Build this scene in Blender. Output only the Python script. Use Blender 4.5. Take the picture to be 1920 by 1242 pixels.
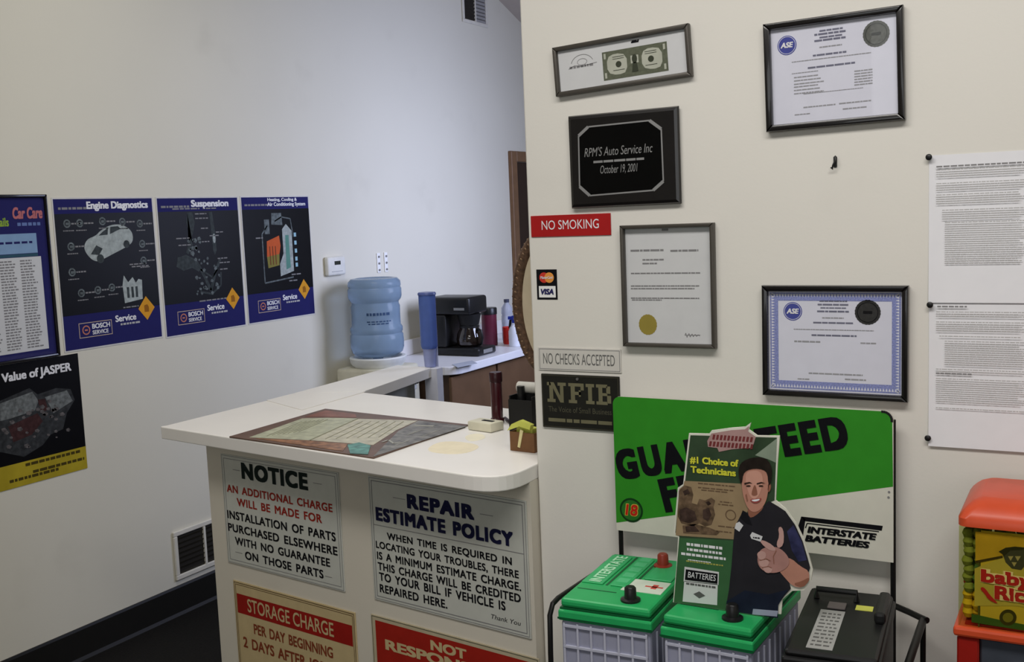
import bpy, bmesh, math, random
from mathutils import Vector, Matrix, Euler

for o in list(bpy.data.objects): bpy.data.objects.remove(o, do_unlink=True)
SC = bpy.context.scene
COL = SC.collection

# ------------------------------------------------------------------ camera
F_PX, YAW, PITCH, ROLL, EYE = 1997.76, 0.508924, 0.110607, -0.040327, 1.70
def cam_axes():
    cy, sy, cp, sp = math.cos(YAW), math.sin(YAW), math.cos(PITCH), math.sin(PITCH)
    f = Vector((-sy*cp, cy*cp, -sp)); r = Vector((cy, sy, 0)); u = r.cross(f)
    r2 = math.cos(ROLL)*r + math.sin(ROLL)*u; u2 = -math.sin(ROLL)*r + math.cos(ROLL)*u
    return r2, u2, f
CR, CU, CF = cam_axes()
cd = bpy.data.cameras.new('camera'); cam = bpy.data.objects.new('camera', cd); COL.objects.link(cam)
cam.matrix_world = Matrix(((CR.x, CU.x, -CF.x, 0), (CR.y, CU.y, -CF.y, 0), (CR.z, CU.z, -CF.z, EYE), (0, 0, 0, 1)))
cd.sensor_fit = 'HORIZONTAL'; cd.sensor_width = 36.0; cd.lens = F_PX/1920*36.0; cd.clip_start = 0.05
SC.camera = cam

# ------------------------------------------------------------------ light
SC.view_settings.view_transform = 'Standard'; SC.view_settings.look = 'None'
SC.view_settings.gamma = 1.0; SC.view_settings.use_curve_mapping = False
SC.view_settings.exposure = 0.0
W = bpy.data.worlds.new('world'); SC.world = W; W.use_nodes = True
W.node_tree.nodes['Background'].inputs[0].default_value = (0.75, 0.85, 1.0, 1)
W.node_tree.nodes['Background'].inputs[1].default_value = 0.25
def area(name, loc, target, sx, sy, power, color, spread=180):
    l = bpy.data.lights.new(name, 'AREA'); l.shape = 'RECTANGLE'; l.size = sx; l.size_y = sy
    l.energy = power; l.color = color; l.spread = math.radians(spread)
    o = bpy.data.objects.new(name, l); COL.objects.link(o); o.location = loc
    d = Vector(target)-Vector(loc); o.rotation_euler = d.to_track_quat('-Z', 'Y').to_euler()
    return o
area('shop_window_daylight', (0.4, -2.9, 2.3), (-0.3, 2.2, 1.9), 3.6, 1.2, 30, (0.95, 0.98, 1.0))
area('ceiling_light_front', (-0.4, 0.75, 3.0), (-0.4, 1.1, 0), 2.4, 0.5, 46, (1.0, 0.965, 0.925))
area('counter_fill_light', (-1.95, 2.75, 3.45), (-1.95, 2.7, 0), 1.2, 0.4, 27, (1.0, 0.98, 0.94))  # added overhead fill, put in to brighten the countertop and left wall
area('back_room_daylight', (-1.2, 5.3, 1.95), (-3.54, 5.15, 1.55), 1.0, 1.2, 30, (0.63, 0.70, 1.0), 125)

# ------------------------------------------------------------------ materials
def s2l(c):
    c /= 255.0
    return c/12.92 if c <= 0.04045 else ((c+0.055)/1.055)**2.4
def rgb(r, g, b): return (s2l(r), s2l(g), s2l(b), 1)
_mats = {}
def mat(name, col, rough=0.55, metal=0.0, vary=0.06, scale=25.0, spec=0.4, bump=0.0, trans=0.0, ior=1.45, alpha=1.0, coat=0.0):
    if name in _mats: return _mats[name]
    m = bpy.data.materials.new(name); m.use_nodes = True; nt = m.node_tree; b = nt.nodes['Principled BSDF']
    c = rgb(*col)
    tc = nt.nodes.new('ShaderNodeTexCoord'); nz = nt.nodes.new('ShaderNodeTexNoise')
    nz.inputs['Scale'].default_value = scale; nz.inputs['Detail'].default_value = 4
    nt.links.new(tc.outputs['Object'], nz.inputs['Vector'])
    rp = nt.nodes.new('ShaderNodeValToRGB')
    rp.color_ramp.elements[0].position = 0.3; rp.color_ramp.elements[1].position = 0.7
    rp.color_ramp.elements[0].color = tuple(x*(1-vary) for x in c[:3])+(1,)
    rp.color_ramp.elements[1].color = tuple(min(1, x*(1+vary)) for x in c[:3])+(1,)
    nt.links.new(nz.outputs['Fac'], rp.inputs['Fac']); nt.links.new(rp.outputs['Color'], b.inputs['Base Color'])
    b.inputs['Roughness'].default_value = rough; b.inputs['Metallic'].default_value = metal
    b.inputs['Specular IOR Level'].default_value = spec; b.inputs['IOR'].default_value = ior
    b.inputs['Transmission Weight'].default_value = trans; b.inputs['Alpha'].default_value = alpha
    b.inputs['Coat Weight'].default_value = coat
    if bump:
        bp = nt.nodes.new('ShaderNodeBump'); bp.inputs['Strength'].default_value = bump; bp.inputs['Distance'].default_value = 0.004
        nt.links.new(nz.outputs['Fac'], bp.inputs['Height']); nt.links.new(bp.outputs['Normal'], b.inputs['Normal'])
    _mats[name] = m
    return m
def glass_mat(name, tint=(255, 255, 255), gloss=0.022, rough=0.02):
    if name in _mats: return _mats[name]
    m = bpy.data.materials.new(name); m.use_nodes = True; nt = m.node_tree
    nt.nodes.remove(nt.nodes['Principled BSDF']); out = nt.nodes['Material Output']
    t = nt.nodes.new('ShaderNodeBsdfTransparent'); t.inputs[0].default_value = rgb(*tint)
    g = nt.nodes.new('ShaderNodeBsdfGlossy'); g.inputs['Roughness'].default_value = rough
    mx = nt.nodes.new('ShaderNodeMixShader'); mx.inputs[0].default_value = gloss
    nt.links.new(t.outputs[0], mx.inputs[1]); nt.links.new(g.outputs[0], mx.inputs[2])
    nt.links.new(mx.outputs[0], out.inputs[0]); _mats[name] = m
    return m
def wall_mat(name, col, stain=0.05, seed=0.0):
    m = mat(name, col, rough=0.7, vary=0.015, scale=2.0, spec=0.2); nt = m.node_tree; b = nt.nodes['Principled BSDF']
    tc = [n for n in nt.nodes if n.type == 'TEX_COORD'][0]; rp = [n for n in nt.nodes if n.type == 'VALTORGB'][0]
    n2 = nt.nodes.new('ShaderNodeTexNoise'); n2.inputs['Scale'].default_value = 3.0; n2.inputs['Detail'].default_value = 8
    mp = nt.nodes.new('ShaderNodeMapping'); mp.inputs['Location'].default_value = (seed, seed, seed)
    nt.links.new(tc.outputs['Object'], mp.inputs[0]); nt.links.new(mp.outputs[0], n2.inputs['Vector'])
    r2 = nt.nodes.new('ShaderNodeValToRGB'); r2.color_ramp.elements[0].position = 0.62; r2.color_ramp.elements[1].position = 0.8
    r2.color_ramp.elements[0].color = (0, 0, 0, 1); r2.color_ramp.elements[1].color = (stain, stain, stain, 1)
    nt.links.new(n2.outputs['Fac'], r2.inputs[0])
    mx = nt.nodes.new('ShaderNodeMixRGB'); mx.inputs[2].default_value = rgb(120, 112, 98)
    nt.links.new(r2.outputs[0], mx.inputs[0]); nt.links.new(rp.outputs[0], mx.inputs[1]); nt.links.new(mx.outputs[0], b.inputs['Base Color'])
    n3 = nt.nodes.new('ShaderNodeTexNoise'); n3.inputs['Scale'].default_value = 160; n3.inputs['Detail'].default_value = 2
    nt.links.new(tc.outputs['Object'], n3.inputs['Vector'])
    bp = nt.nodes.new('ShaderNodeBump'); bp.inputs['Strength'].default_value = 0.08; bp.inputs['Distance'].default_value = 0.002
    nt.links.new(n3.outputs['Fac'], bp.inputs['Height']); nt.links.new(bp.outputs['Normal'], b.inputs['Normal'])
    return m
M_WL = wall_mat('left_wall_paint', (218, 214, 199), 0.10, 0.0)
M_WR = wall_mat('right_wall_paint', (224, 221, 213), 0.06, 5.0)
M_CEIL = mat('ceiling_paint', (190, 180, 172), 0.8, vary=0.02)
M_FLOOR = mat('dark_carpet', (24, 23, 22), 0.75, vary=0.25, scale=120, spec=0.15, bump=0.3)
M_BASE = mat('black_vinyl_cove', (26, 25, 23), 0.45, spec=0.3)
M_LAM = mat('white_laminate', (236, 233, 228), 0.35, vary=0.02, scale=6)
M_LAMF = mat('white_laminate_edge', (226, 223, 220), 0.4, vary=0.02, scale=6)
M_CBODY = wall_mat('counter_paint', (214, 208, 194), 0.12, 9.0)
M_BLACK = mat('black_plastic', (26, 26, 27), 0.35)
M_BLKMAT = mat('matte_black', (20, 20, 20), 0.6)
M_FRBLK = mat('black_frame_lacquer', (22, 20, 20), 0.25, coat=0.3)
M_FRGREY = mat('dark_pewter_frame', (78, 74, 68), 0.4, metal=0.3)
M_PAPER = mat('white_paper', (236, 236, 234), 0.7, vary=0.02)
M_PAPERB = mat('cool_paper', (212, 213, 226), 0.7, vary=0.02)
M_PAPERG = mat('grey_paper', (206, 207, 208), 0.7, vary=0.02)
M_INK = mat('black_ink', (18, 18, 22), 0.7, spec=0.1)
M_INKG = mat('grey_ink', (128, 127, 128), 0.7)
M_INKL = mat('pale_ink', (176, 175, 174), 0.7)
M_WINK = mat('white_ink', (225, 225, 228), 0.6)
M_SILV = mat('silver_engraving', (150, 150, 150), 0.4, metal=0.4)
M_STEEL = mat('steel', (170, 170, 172), 0.3, metal=0.9)
M_GLASS = glass_mat('frame_glass')
def ink(name, *c, rough=0.7, **k): return mat(name, c, rough, spec=0.12, **k)

# ------------------------------------------------------------------ mesh helpers
class MB:
    def __init__(self): self.bm = bmesh.new(); self.keep = False
    def _merge(self, b, M=None):
        if M is not None: bmesh.ops.transform(b, matrix=M, verts=b.verts)
        me = bpy.data.meshes.new('t'); b.to_mesh(me); b.free(); self.bm.from_mesh(me); bpy.data.meshes.remove(me)
    def box(self, x0, x1, y0, y1, z0, z1, bev=0.0, seg=2, M=None):
        b = bmesh.new(); bmesh.ops.create_cube(b, size=1)
        for v in b.verts:
            v.co = Vector(((x0+x1)/2+v.co.x*(x1-x0), (y0+y1)/2+v.co.y*(y1-y0), (z0+z1)/2+v.co.z*(z1-z0)))
        if bev: bmesh.ops.bevel(b, geom=list(b.edges), offset=bev, segments=seg, affect='EDGES', profile=0.5)
        bmesh.ops.recalc_face_normals(b, faces=b.faces); self._merge(b, M); return self
    def prism(self, pts, a0, a1, axis='y', bev=0.0, M=None):
        # pts: 2D outline; axis 'y': pts are (x,z) extruded y a0..a1; 'z': pts are (x,y); 'x': pts are (y,z)
        b = bmesh.new()
        def P(p, a): return {'y': (p[0], a, p[1]), 'z': (p[0], p[1], a), 'x': (a, p[0], p[1])}[axis]
        A = [b.verts.new(P(p, a0)) for p in pts]; B = [b.verts.new(P(p, a1)) for p in pts]; n = len(pts)
        fa = b.faces.new(A); fb = b.faces.new(list(reversed(B)))
        for i in range(n): b.faces.new((A[i], B[i], B[(i+1) % n], A[(i+1) % n]))
        bmesh.ops.recalc_face_normals(b, faces=b.faces)
        if bev:
            es = [e for e in b.edges if (e.verts[0] in A and e.verts[1] in A) or (e.verts[0] in B and e.verts[1] in B)]
            bmesh.ops.bevel(b, geom=es, offset=bev, segments=2, affect='EDGES', profile=0.5)
        self._merge(b, M); return self
    def face(self, pts, d):       # flat print on a -Y facing sheet, pts (x,z)
        area2 = sum(pts[i][0]*pts[(i+1) % len(pts)][1]-pts[(i+1) % len(pts)][0]*pts[i][1] for i in range(len(pts)))
        if area2 < 0: pts = list(reversed(pts))
        vs = [self.bm.verts.new((p[0], -d, p[1])) for p in pts]; self.bm.faces.new(vs); return self
    def rect(self, x0, x1, z0, z1, d): return self.face([(x0, z0), (x1, z0), (x1, z1), (x0, z1)], d)
    def disc(self, cx, cz, r, d, n=32, rz=None):
        rz = rz or r
        return self.face([(cx+r*math.cos(2*math.pi*i/n), cz+rz*math.sin(2*math.pi*i/n)) for i in range(n)], d)
    def ring(self, cx, cz, r, w, d, n=32):
        for i in range(n):
            a, c = 2*math.pi*i/n, 2*math.pi*(i+1)/n
            self.face([(cx+r*math.cos(a), cz+r*math.sin(a)), (cx+r*math.cos(c), cz+r*math.sin(c)),
                       (cx+(r-w)*math.cos(c), cz+(r-w)*math.sin(c)), (cx+(r-w)*math.cos(a), cz+(r-w)*math.sin(a))], d)
        return self
    def outline(self, x0, x1, z0, z1, w, d):
        self.rect(x0, x1, z1-w, z1, d); self.rect(x0, x1, z0, z0+w, d); self.rect(x0, x0+w, z0+w, z1-w, d); self.rect(x1-w, x1, z0+w, z1-w, d); return self
    def stroke(self, pts, w, d):
        for (x0, z0), (x1, z1) in zip(pts, pts[1:]):
            l = math.hypot(x1-x0, z1-z0) or 1e-6; nx, nz = -(z1-z0)/l*w/2, (x1-x0)/l*w/2
            self.face([(x0+nx, z0+nz), (x1+nx, z1+nz), (x1-nx, z1-nz), (x0-nx, z0-nz)], d)
        return self
    def lathe(self, prof, c=(0, 0, 0), n=32, M=None):
        b = bmesh.new(); rings = []
        for r, z in prof:
            if r < 1e-6: rings.append([b.verts.new((c[0], c[1], c[2]+z))])
            else: rings.append([b.verts.new((c[0]+r*math.cos(2*math.pi*i/n), c[1]+r*math.sin(2*math.pi*i/n), c[2]+z)) for i in range(n)])
        for A, B in zip(rings, rings[1:]):
            for i in range(n):
                j = (i+1) % n
                if len(A) == 1 and len(B) == 1: continue
                if len(A) == 1: b.faces.new((A[0], B[i], B[j]))
                elif len(B) == 1: b.faces.new((A[i], A[j], B[0]))
                else: b.faces.new((A[i], A[j], B[j], B[i]))
        bmesh.ops.recalc_face_normals(b, faces=b.faces); self._merge(b, M); return self
    def cyl(self, p0, p1, r, n=20, r1=None):
        p0, p1 = Vector(p0), Vector(p1); L = (p1-p0).length; r1 = r if r1 is None else r1
        q = Vector((0, 0, 1)).rotation_difference(p1-p0)
        return self.lathe([(0, 0), (r, 0), (r1, L), (0, L)], n=n, M=Matrix.Translation(p0) @ q.to_matrix().to_4x4())
    def tube(self, pts, r, n=10, closed=False):
        pts = [Vector(p) for p in pts]; b = bmesh.new(); rings = []; N = len(pts); up = None
        for i, p in enumerate(pts):
            a = pts[i-1] if (i or closed) else p; c = pts[(i+1) % N] if (i < N-1 or closed) else p
            t = (c-a).normalized()
            if up is None: up = t.orthogonal().normalized()
            up = (up-t*up.dot(t)).normalized(); s = t.cross(up)
            rings.append([b.verts.new(p+r*(math.cos(2*math.pi*k/n)*up+math.sin(2*math.pi*k/n)*s)) for k in range(n)])
        for i in range(N if closed else N-1):
            A, B = rings[i], rings[(i+1) % N]
            for k in range(n): b.faces.new((A[k], A[(k+1) % n], B[(k+1) % n], B[k]))
        if not closed: b.faces.new(rings[0]); b.faces.new(list(reversed(rings[-1])))
        bmesh.ops.recalc_face_normals(b, faces=b.faces); self._merge(b); return self
    def build(self, name, m, parent=None, smooth=False):
        me = bpy.data.meshes.new(name); self.bm.to_mesh(me); self.bm.free(); me.materials.append(m)
        if smooth:
            me.shade_smooth(); me.set_sharp_from_angle(angle=math.radians(38))
        o = bpy.data.objects.new(name, me); COL.objects.link(o)
        if parent: o.parent = parent
        return o
def arc(cx, cy, r, a0, a1, n=8, ry=None):
    ry = r if ry is None else ry
    return [(cx+r*math.cos(math.radians(a0+(a1-a0)*i/n)), cy+ry*math.sin(math.radians(a0+(a1-a0)*i/n))) for i in range(n+1)]
def smooth_poly(pts, k=2):
    for _ in range(k):
        q = []
        for i in range(len(pts)):
            a, b = pts[i], pts[(i+1) % len(pts)]
            q += [(a[0]*.75+b[0]*.25, a[1]*.75+b[1]*.25), (a[0]*.25+b[0]*.75, a[1]*.25+b[1]*.75)]
        pts = q
    return pts
def tag(o, label, cat, group=None, kind=None):
    if label: o['label'] = label
    if cat: o['category'] = cat
    if group: o['group'] = group
    if kind: o['kind'] = kind
    return o
def thing(name, label, cat, loc=(0, 0, 0), rz=0.0, tilt=0.0, group=None):
    o = bpy.data.objects.new(name, None); COL.objects.link(o); o.empty_display_size = 0.05
    o.location = loc; o.rotation_euler = (0, -tilt, rz); return tag(o, label, cat, group)
def struct(name, mb, m):
    o = mb.build(name, m); o['kind'] = 'structure'; return o

def ray(px, py): return CR*((px-960)/F_PX)+CU*((621-py)/F_PX)+CF
def at_z(px, py, z): d = ray(px, py); t = (z-EYE)/d.z; return Vector((d.x*t, d.y*t, z))
class Plane:                     # an upright plane; local x along it, local -y towards the viewer
    def __init__(s, x, y, rz):
        s.o = Vector((x, y, 0)); s.rz = rz; s.u = Vector((math.cos(rz), math.sin(rz), 0)); s.n = Vector((math.sin(rz), -math.cos(rz), 0))
    def uv(s, px, py, off=0.0):
        d = ray(px, py); o = s.o+s.n*off-Vector((0, 0, EYE)); t = o.dot(s.n)/d.dot(s.n); p = d*t+Vector((0, 0, EYE))
        return (p-s.o).dot(s.u), p.z
class Flat:                      # a rectangular thing on a plane, found from its four corners TL TR BR BL
    def __init__(s, name, label, cat, plane, corners, off=0.0, group=None, tilt=None, parent_off=None):
        q = [plane.uv(px, py, off) for px, py in corners]; s.plane, s.off = plane, off
        s.c = (sum(a[0] for a in q)/4, sum(a[1] for a in q)/4)
        ex = ((q[1][0]-q[0][0]+q[2][0]-q[3][0])/2, (q[1][1]-q[0][1]+q[2][1]-q[3][1])/2)
        ez = ((q[0][0]-q[3][0]+q[1][0]-q[2][0])/2, (q[0][1]-q[3][1]+q[1][1]-q[2][1])/2)
        s.w, s.h = math.hypot(*ex), math.hypot(*ez)
        t = (math.atan2(ex[1], ex[0])+math.atan2(-ez[0], ez[1]))/2 if tilt is None else tilt
        s.t = t; s.base = off
        p = plane.o+plane.u*s.c[0]; s.root = thing(name, label, cat, (p.x, p.y, s.c[1]), plane.rz, t, group)
    def L(s, px, py):
        a, z = s.plane.uv(px, py, s.off); a -= s.c[0]; z -= s.c[1]
        return a*math.cos(s.t)+z*math.sin(s.t), -a*math.sin(s.t)+z*math.cos(s.t)
    def P(s, pts): return [s.L(*p) for p in pts]
    def panel(s, name, m, d0=0.0005, d1=0.003, bev=0.0, inset=0.0):
        w, h = s.w/2-inset, s.h/2-inset
        return MB().box(-w, w, -d1, -d0, -h, h, bev).build(name, m, s.root)
    def bars(s, name, m, bw, d0, d1, m_in=0.004):   # mitred moulding
        mb = MB(); w, h = s.w/2, s.h/2; i = bw
        for a, b, c, d in (((-w, -h), (w, -h), (w-i, -h+i), (-w+i, -h+i)), ((w, -h), (w, h), (w-i, h-i), (w-i, -h+i)),
                           ((w, h), (-w, h), (-w+i, h-i), (w-i, h-i)), ((-w, h), (-w, -h), (-w+i, -h+i), (-w+i, h-i))):
            mb.prism([a, b, c, d], -d1, -d0, 'y', bev=min(m_in, bw*.3))
        return mb.build(name, m, s.root, smooth=True)
    def text(s, lines, d): return text_items([(t, s.L(*lb), s.L(*rb), s.L(*tl), kw) for t, lb, rb, tl, kw in [(*l, {}) if len(l) == 4 else l for l in lines]], d)

def text_items(items, d):
    """(string, left-bottom, right-bottom, left-top, options) -> one MB of flat lettering"""
    mb = MB()
    for t, lb, rb, tl, kw in items:
        cu = bpy.data.curves.new('t', 'FONT'); cu.body = t; cu.size = 1.0; cu.shear = kw.get('shear', 0.0)
        cu.space_character = kw.get('space', 1.0); cu.space_word = kw.get('word', 1.0); cu.resolution_u = 4
        to = bpy.data.objects.new('t', cu); COL.objects.link(to)
        dg = bpy.context.evaluated_depsgraph_get(); me = bpy.data.meshes.new_from_object(to.evaluated_get(dg))
        xs = [v.co.x for v in me.vertices]; ys = [v.co.y for v in me.vertices]
        x0, x1 = min(xs), max(xs); y0 = min(ys) if kw.get('full') else 0.0; y1 = max(ys)
        w = math.hypot(rb[0]-lb[0], rb[1]-lb[1]); h = abs((tl[1]-lb[1]))
        a = math.atan2(rb[1]-lb[1], rb[0]-lb[0]) if kw.get('rot') else 0.0
        zb = lb[1] if kw.get('rot') else (lb[1]+rb[1])/2
        if kw.get('rot'): h = math.hypot(tl[0]-lb[0], tl[1]-lb[1])
        bo = kw.get('bold', 0.0)*1.5; base = [v.co.copy() for v in me.vertices]
        nb_ = 4 if bo < .055 else 9; sh_ = [(0, 0)] if not bo else [((2*i/(nb_-1)-1)*bo, j*bo*.7) for i in range(nb_) for j in ((-1, 1) if nb_ < 9 else (-1, 0, 1))]
        for i, (ox, oy) in enumerate(sh_):      # heavier strokes: the same outline laid over itself, slightly shifted
            for v, c0 in zip(me.vertices, base):
                X = (c0.x+ox-x0+bo)/(x1-x0+2*bo)*w; Y = (c0.y+oy-y0+bo*.7)/(y1-y0+1.4*bo)*h
                v.co = Vector((lb[0]+X*math.cos(a)-Y*math.sin(a), -d-i*((.00035 if nb_ < 9 else .0009)/len(sh_)), zb+X*math.sin(a)+Y*math.cos(a)))
            mb.bm.from_mesh(me)
        bpy.data.objects.remove(to); bpy.data.curves.remove(cu); bpy.data.meshes.remove(me)
    return mb
def words(mb, x0, x1, z, h, d, rnd, wl=(2.0, 6.5), gap=0.9, ragged=0.0):
    x = x0; end = x1-rnd.random()*ragged*(x1-x0)
    while x < end:
        w = h*rnd.uniform(*wl); e = min(end, x+w)
        if e-x > h*.5: mb.rect(x, e, z, z+h, d)
        x = e+h*gap
    return mb

# ------------------------------------------------------------------ setting
XL, YR, XE = -3.54, 2.24, -1.195     # left wall, right wall face, free end of the right wall
def ceil_z(y): return 3.105-0.36*(y-6.345)
struct('floor', MB().box(XL-.1, 2.6, -3.6, 7.6, -.1, 0), M_FLOOR)
struct('wall_left', MB().box(XL-.12, XL, -3.6, 7.6, 0, 4.8), M_WL)
struct('wall_right', MB().box(XE, 2.5, YR, YR+.12, 0, 4.6, .004, 1), M_WR)
struct('wall_side', MB().box(2.5, 2.62, -3.6, 7.6, 0, 4.8), M_WR)
struct('wall_front', MB().box(XL, 2.5, -3.6, -3.5, 0, 4.8), M_WR)
struct('wall_back', MB().box(XL, 2.5, 7.5, 7.6, 0, 4.8), M_WL)
yr = 2.2
struct('ceiling', MB().prism([(-3.6, 2.95), (yr, ceil_z(yr)), (7.6, ceil_z(7.6)), (7.6, ceil_z(7.6)+.1), (yr, ceil_z(yr)+.1), (-3.6, 3.05)], XL-.1, 2.6, 'x'), M_CEIL)
struct('baseboard_left', MB().prism([(XL, 0), (XL+.024, 0), (XL+.014, .012), (XL+.010, .118), (XL+.006, .127), (XL, .127)], -3.5, 6.36, 'y'), M_BASE)

PL = Plane(XL, 0, math.pi/2)          # left wall
PR = Plane(0, YR, 0)                  # right wall
# door at the far end of the left wall
dm = mat('door_casing_wood', (122, 92, 66), 0.5, vary=0.12, scale=12); dk = mat('door_leaf_brown', (52, 36, 28), 0.5, vary=0.1, scale=8)
dr = bpy.data.objects.new('door_1', None); COL.objects.link(dr); dr.location = (XL, 6.386, 0); dr.rotation_euler = (0, 0, math.pi/2); dr['kind'] = 'structure'
MB().box(0, .075, -.03, 0, 0, 2.115, .004, 1).box(.90, .975, -.03, 0, 0, 2.115, .004, 1).box(.075, .90, -.03, 0, 2.045, 2.115, .004, 1).build('door_frame', dm, dr)
MB().box(.077, .898, -.012, 0, .005, 2.043).build('door_leaf', dk, dr)
MB().lathe([(0, 0), (.012, 0), (.012, .03), (.026, .04), (.028, .055), (.02, .066), (0, .068)], M=Matrix.Translation((.83, -.012, 1.0)) @ Euler((math.pi/2, 0, 0)).to_matrix().to_4x4()).build('door_knob', M_STEEL, dr, True)

# ------------------------------------------------------------------ left wall: vents, thermostat
def vent(name, label, loc, w, h, cols, slat_m, back_ms, nsl, tiltdir):
    t = thing(name, label, 'vent', loc, math.pi/2)
    fm = mat('vent_white_metal', (214, 210, 198), 0.5)
    b = 0.022; mb = MB(); d = .012
    mb.box(0, w, -d, -.0005, 0, b, .003, 1).box(0, w, -d, -.0005, h-b, h, .003, 1).box(0, b, -d, -.0005, b, h-b, .003, 1).box(w-b, w, -d, -.0005, b, h-b, .003, 1)
    cw = (w-2*b)/cols
    for c in range(1, cols): mb.box(b+c*cw-.006, b+c*cw+.006, -d, -.0005, b, h-b)
    mb.build('vent_frame', fm, t)
    for c in range(cols):
        x0, x1 = b+c*cw+(.006 if c else 0), b+(c+1)*cw-(.006 if c < cols-1 else 0)
        MB().box(x0, x1, -.003, -.0005, b, h-b).build('vent_backing', back_ms[c], t)
        sm = MB()
        for k in range(nsl):
            z = b+(h-2*b)*(k+.5)/nsl; hh = (h-2*b)/nsl*.42
            sm.prism([(-.0035, z-hh*tiltdir), (-.010, z+hh*tiltdir*.2), (-.010, z+hh*tiltdir*.2+.0012), (-.0035, z-hh*tiltdir+.0012)], x0, x1, 'x')
        sm.build('louvers', slat_m[c], t)
dkv = mat('vent_dark', (38, 34, 28), 0.7); dkv2 = mat('vent_slat_dark', (52, 48, 38), 0.6)
gsl = mat('vent_slat_grey', (150, 148, 146), 0.5)
vent('return_air_vent', 'low return air vent with dark grille near the floor, left of the counter', (XL, 3.221, .152), .52, .218, 3, [dkv2]*3, [dkv]*3, 8, 1)
vent('supply_air_vent', 'high wall register near the ceiling with one dark half and one grey half', (XL, 5.862, 2.9), .31, .27, 2, [dkv, gsl], [dkv, mat('vent_shade', (96, 94, 92), .6)], 10, 1)
a, b_ = PL.uv(606, 481), PL.uv(648, 515)
t = thing('thermostat', 'small white wall thermostat with dark display between blue poster and water bottle', 'thermostat', (XL, a[0], b_[1]+.002), math.pi/2)
MB().box(0, .15, -.028, -.0005, 0, .10, .012, 3).build('housing', mat('thermostat_plastic', (222, 221, 214), .45), t, True)
MB().box(.055, .105, -.0295, -.027, .056, .076, .001, 1).build('display', mat('thermostat_lcd', (52, 56, 52), .2), t)
MB().box(.03, .12, -.0292, -.027, .02, .024).build('lever_slot', M_INKL, t)
# two small strips above the water bottle
t = thing('hook_strip', 'pair of white perforated strips on the wall above the blue water bottle', 'hook strip', (XL, *PL.uv(707, 512)), math.pi/2)
for i, x in enumerate((0.0, .07)):
    MB().box(x, x+.03, -.006, -.0005, 0, .11, .002, 1).build('strip', M_PAPER, t)
    hk = MB()
    for k in range(3): hk.cyl((x+.015, -.005, .015+.037*k), (x+.015, -.011, .015+.037*k), .006, 10)
    hk.build('peg', M_INKG, t)

# ------------------------------------------------------------------ left wall posters
M_NAVY = ink('poster_navy', 36, 36, 92, vary=.03); M_PBLK = ink('poster_black', 14, 14, 16, rough=.4)
M_DIA = ink('poster_amber', 214, 150, 44); M_ART = ink('poster_grey_art', 98, 106, 108, vary=.4, scale=60); M_ARTL = ink('poster_light_art', 160, 168, 166, vary=.2, scale=60)
M_ARTD = ink('poster_dark_art', 60, 66, 68, vary=.3, scale=60)
M_POSTERBACK = mat('poster_paper_edge', (206, 204, 200), .6)
def service_poster(label, corners, header, hdr_px, art, foot):
    f = Flat('wall_poster', label, 'poster', PL, corners, .002, 'blue bordered car service posters on the left wall', tilt=0.0)
    f.panel('paper', M_POSTERBACK, .0005, .002)
    w, h = f.w/2-.006, f.h/2-.006
    MB().rect(-w, w, -h, h, .0024).build('blue_border', M_NAVY, f.root)
    MB().rect(-w, w, -h+f.h*.225, h-f.h*.095, .0028).build('black_field', M_PBLK, f.root)
    hx = MB(); rnd = random.Random(len(label)); words(hx, -w*.92, -w*.25, h-f.h*.068, .009, .0032, rnd, (1, 3), .5); hx.build('small_heading', M_INKG, f.root)
    f.text(header, .0032).build('heading', M_WINK, f.root)
    for nm, m, mb in art(f, w, h): mb.build(nm, m, f.root)
    # bottom: boxed badge, word, diamond
    zc = -h+f.h*.115
    bd = MB().outline(-w*.72, -w*.06, zc-.028, zc+.032, .0028, .0030); bd.build('badge_outline', ink('badge_cream', 190, 170, 150), f.root)
    bi = MB().ring(-w*.58, zc+.002, .019, .005, .0030, 20).rect(-w*.58-.007, -w*.58+.007, zc-.001, zc+.005, .0030); bi.build('badge_emblem', ink('badge_red', 190, 120, 100), f.root)
    text_items([('BOSCH', (-w*.46, zc+.004), (-w*.10, zc+.004), (-w*.46, zc+.024), {'bold': .02}), ('SERVICE', (-w*.46, zc-.019), (-w*.14, zc-.019), (-w*.46, zc-.003), {'bold': .015}),
                ('Service', (w*.02, zc+.018), (w*.46, zc+.018), (w*.02, zc+.045), {'bold': .02})], .0030).build('lettering', M_WINK, f.root)
    words(MB(), w*.12, w*.56, zc+.002, .008, .0030, random.Random(4), (1, 3), .5).build('tagline', M_INKL, f.root)
    cx, cz, r = w*.70, -h+f.h*.215, .044
    MB().face([(cx-r, cz), (cx, cz-r*1.15), (cx+r, cz), (cx, cz+r*1.15)], .0034).build('amber_diamond', M_DIA, f.root)
    MB().face([(cx-.012, cz-.016), (cx+.012, cz-.016), (cx+.012, cz+.004), (cx+.005, cz+.016), (cx-.012, cz+.012)], .0037).build('diamond_symbol', ink('diamond_brown', 150, 96, 30), f.root)
    return f
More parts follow.
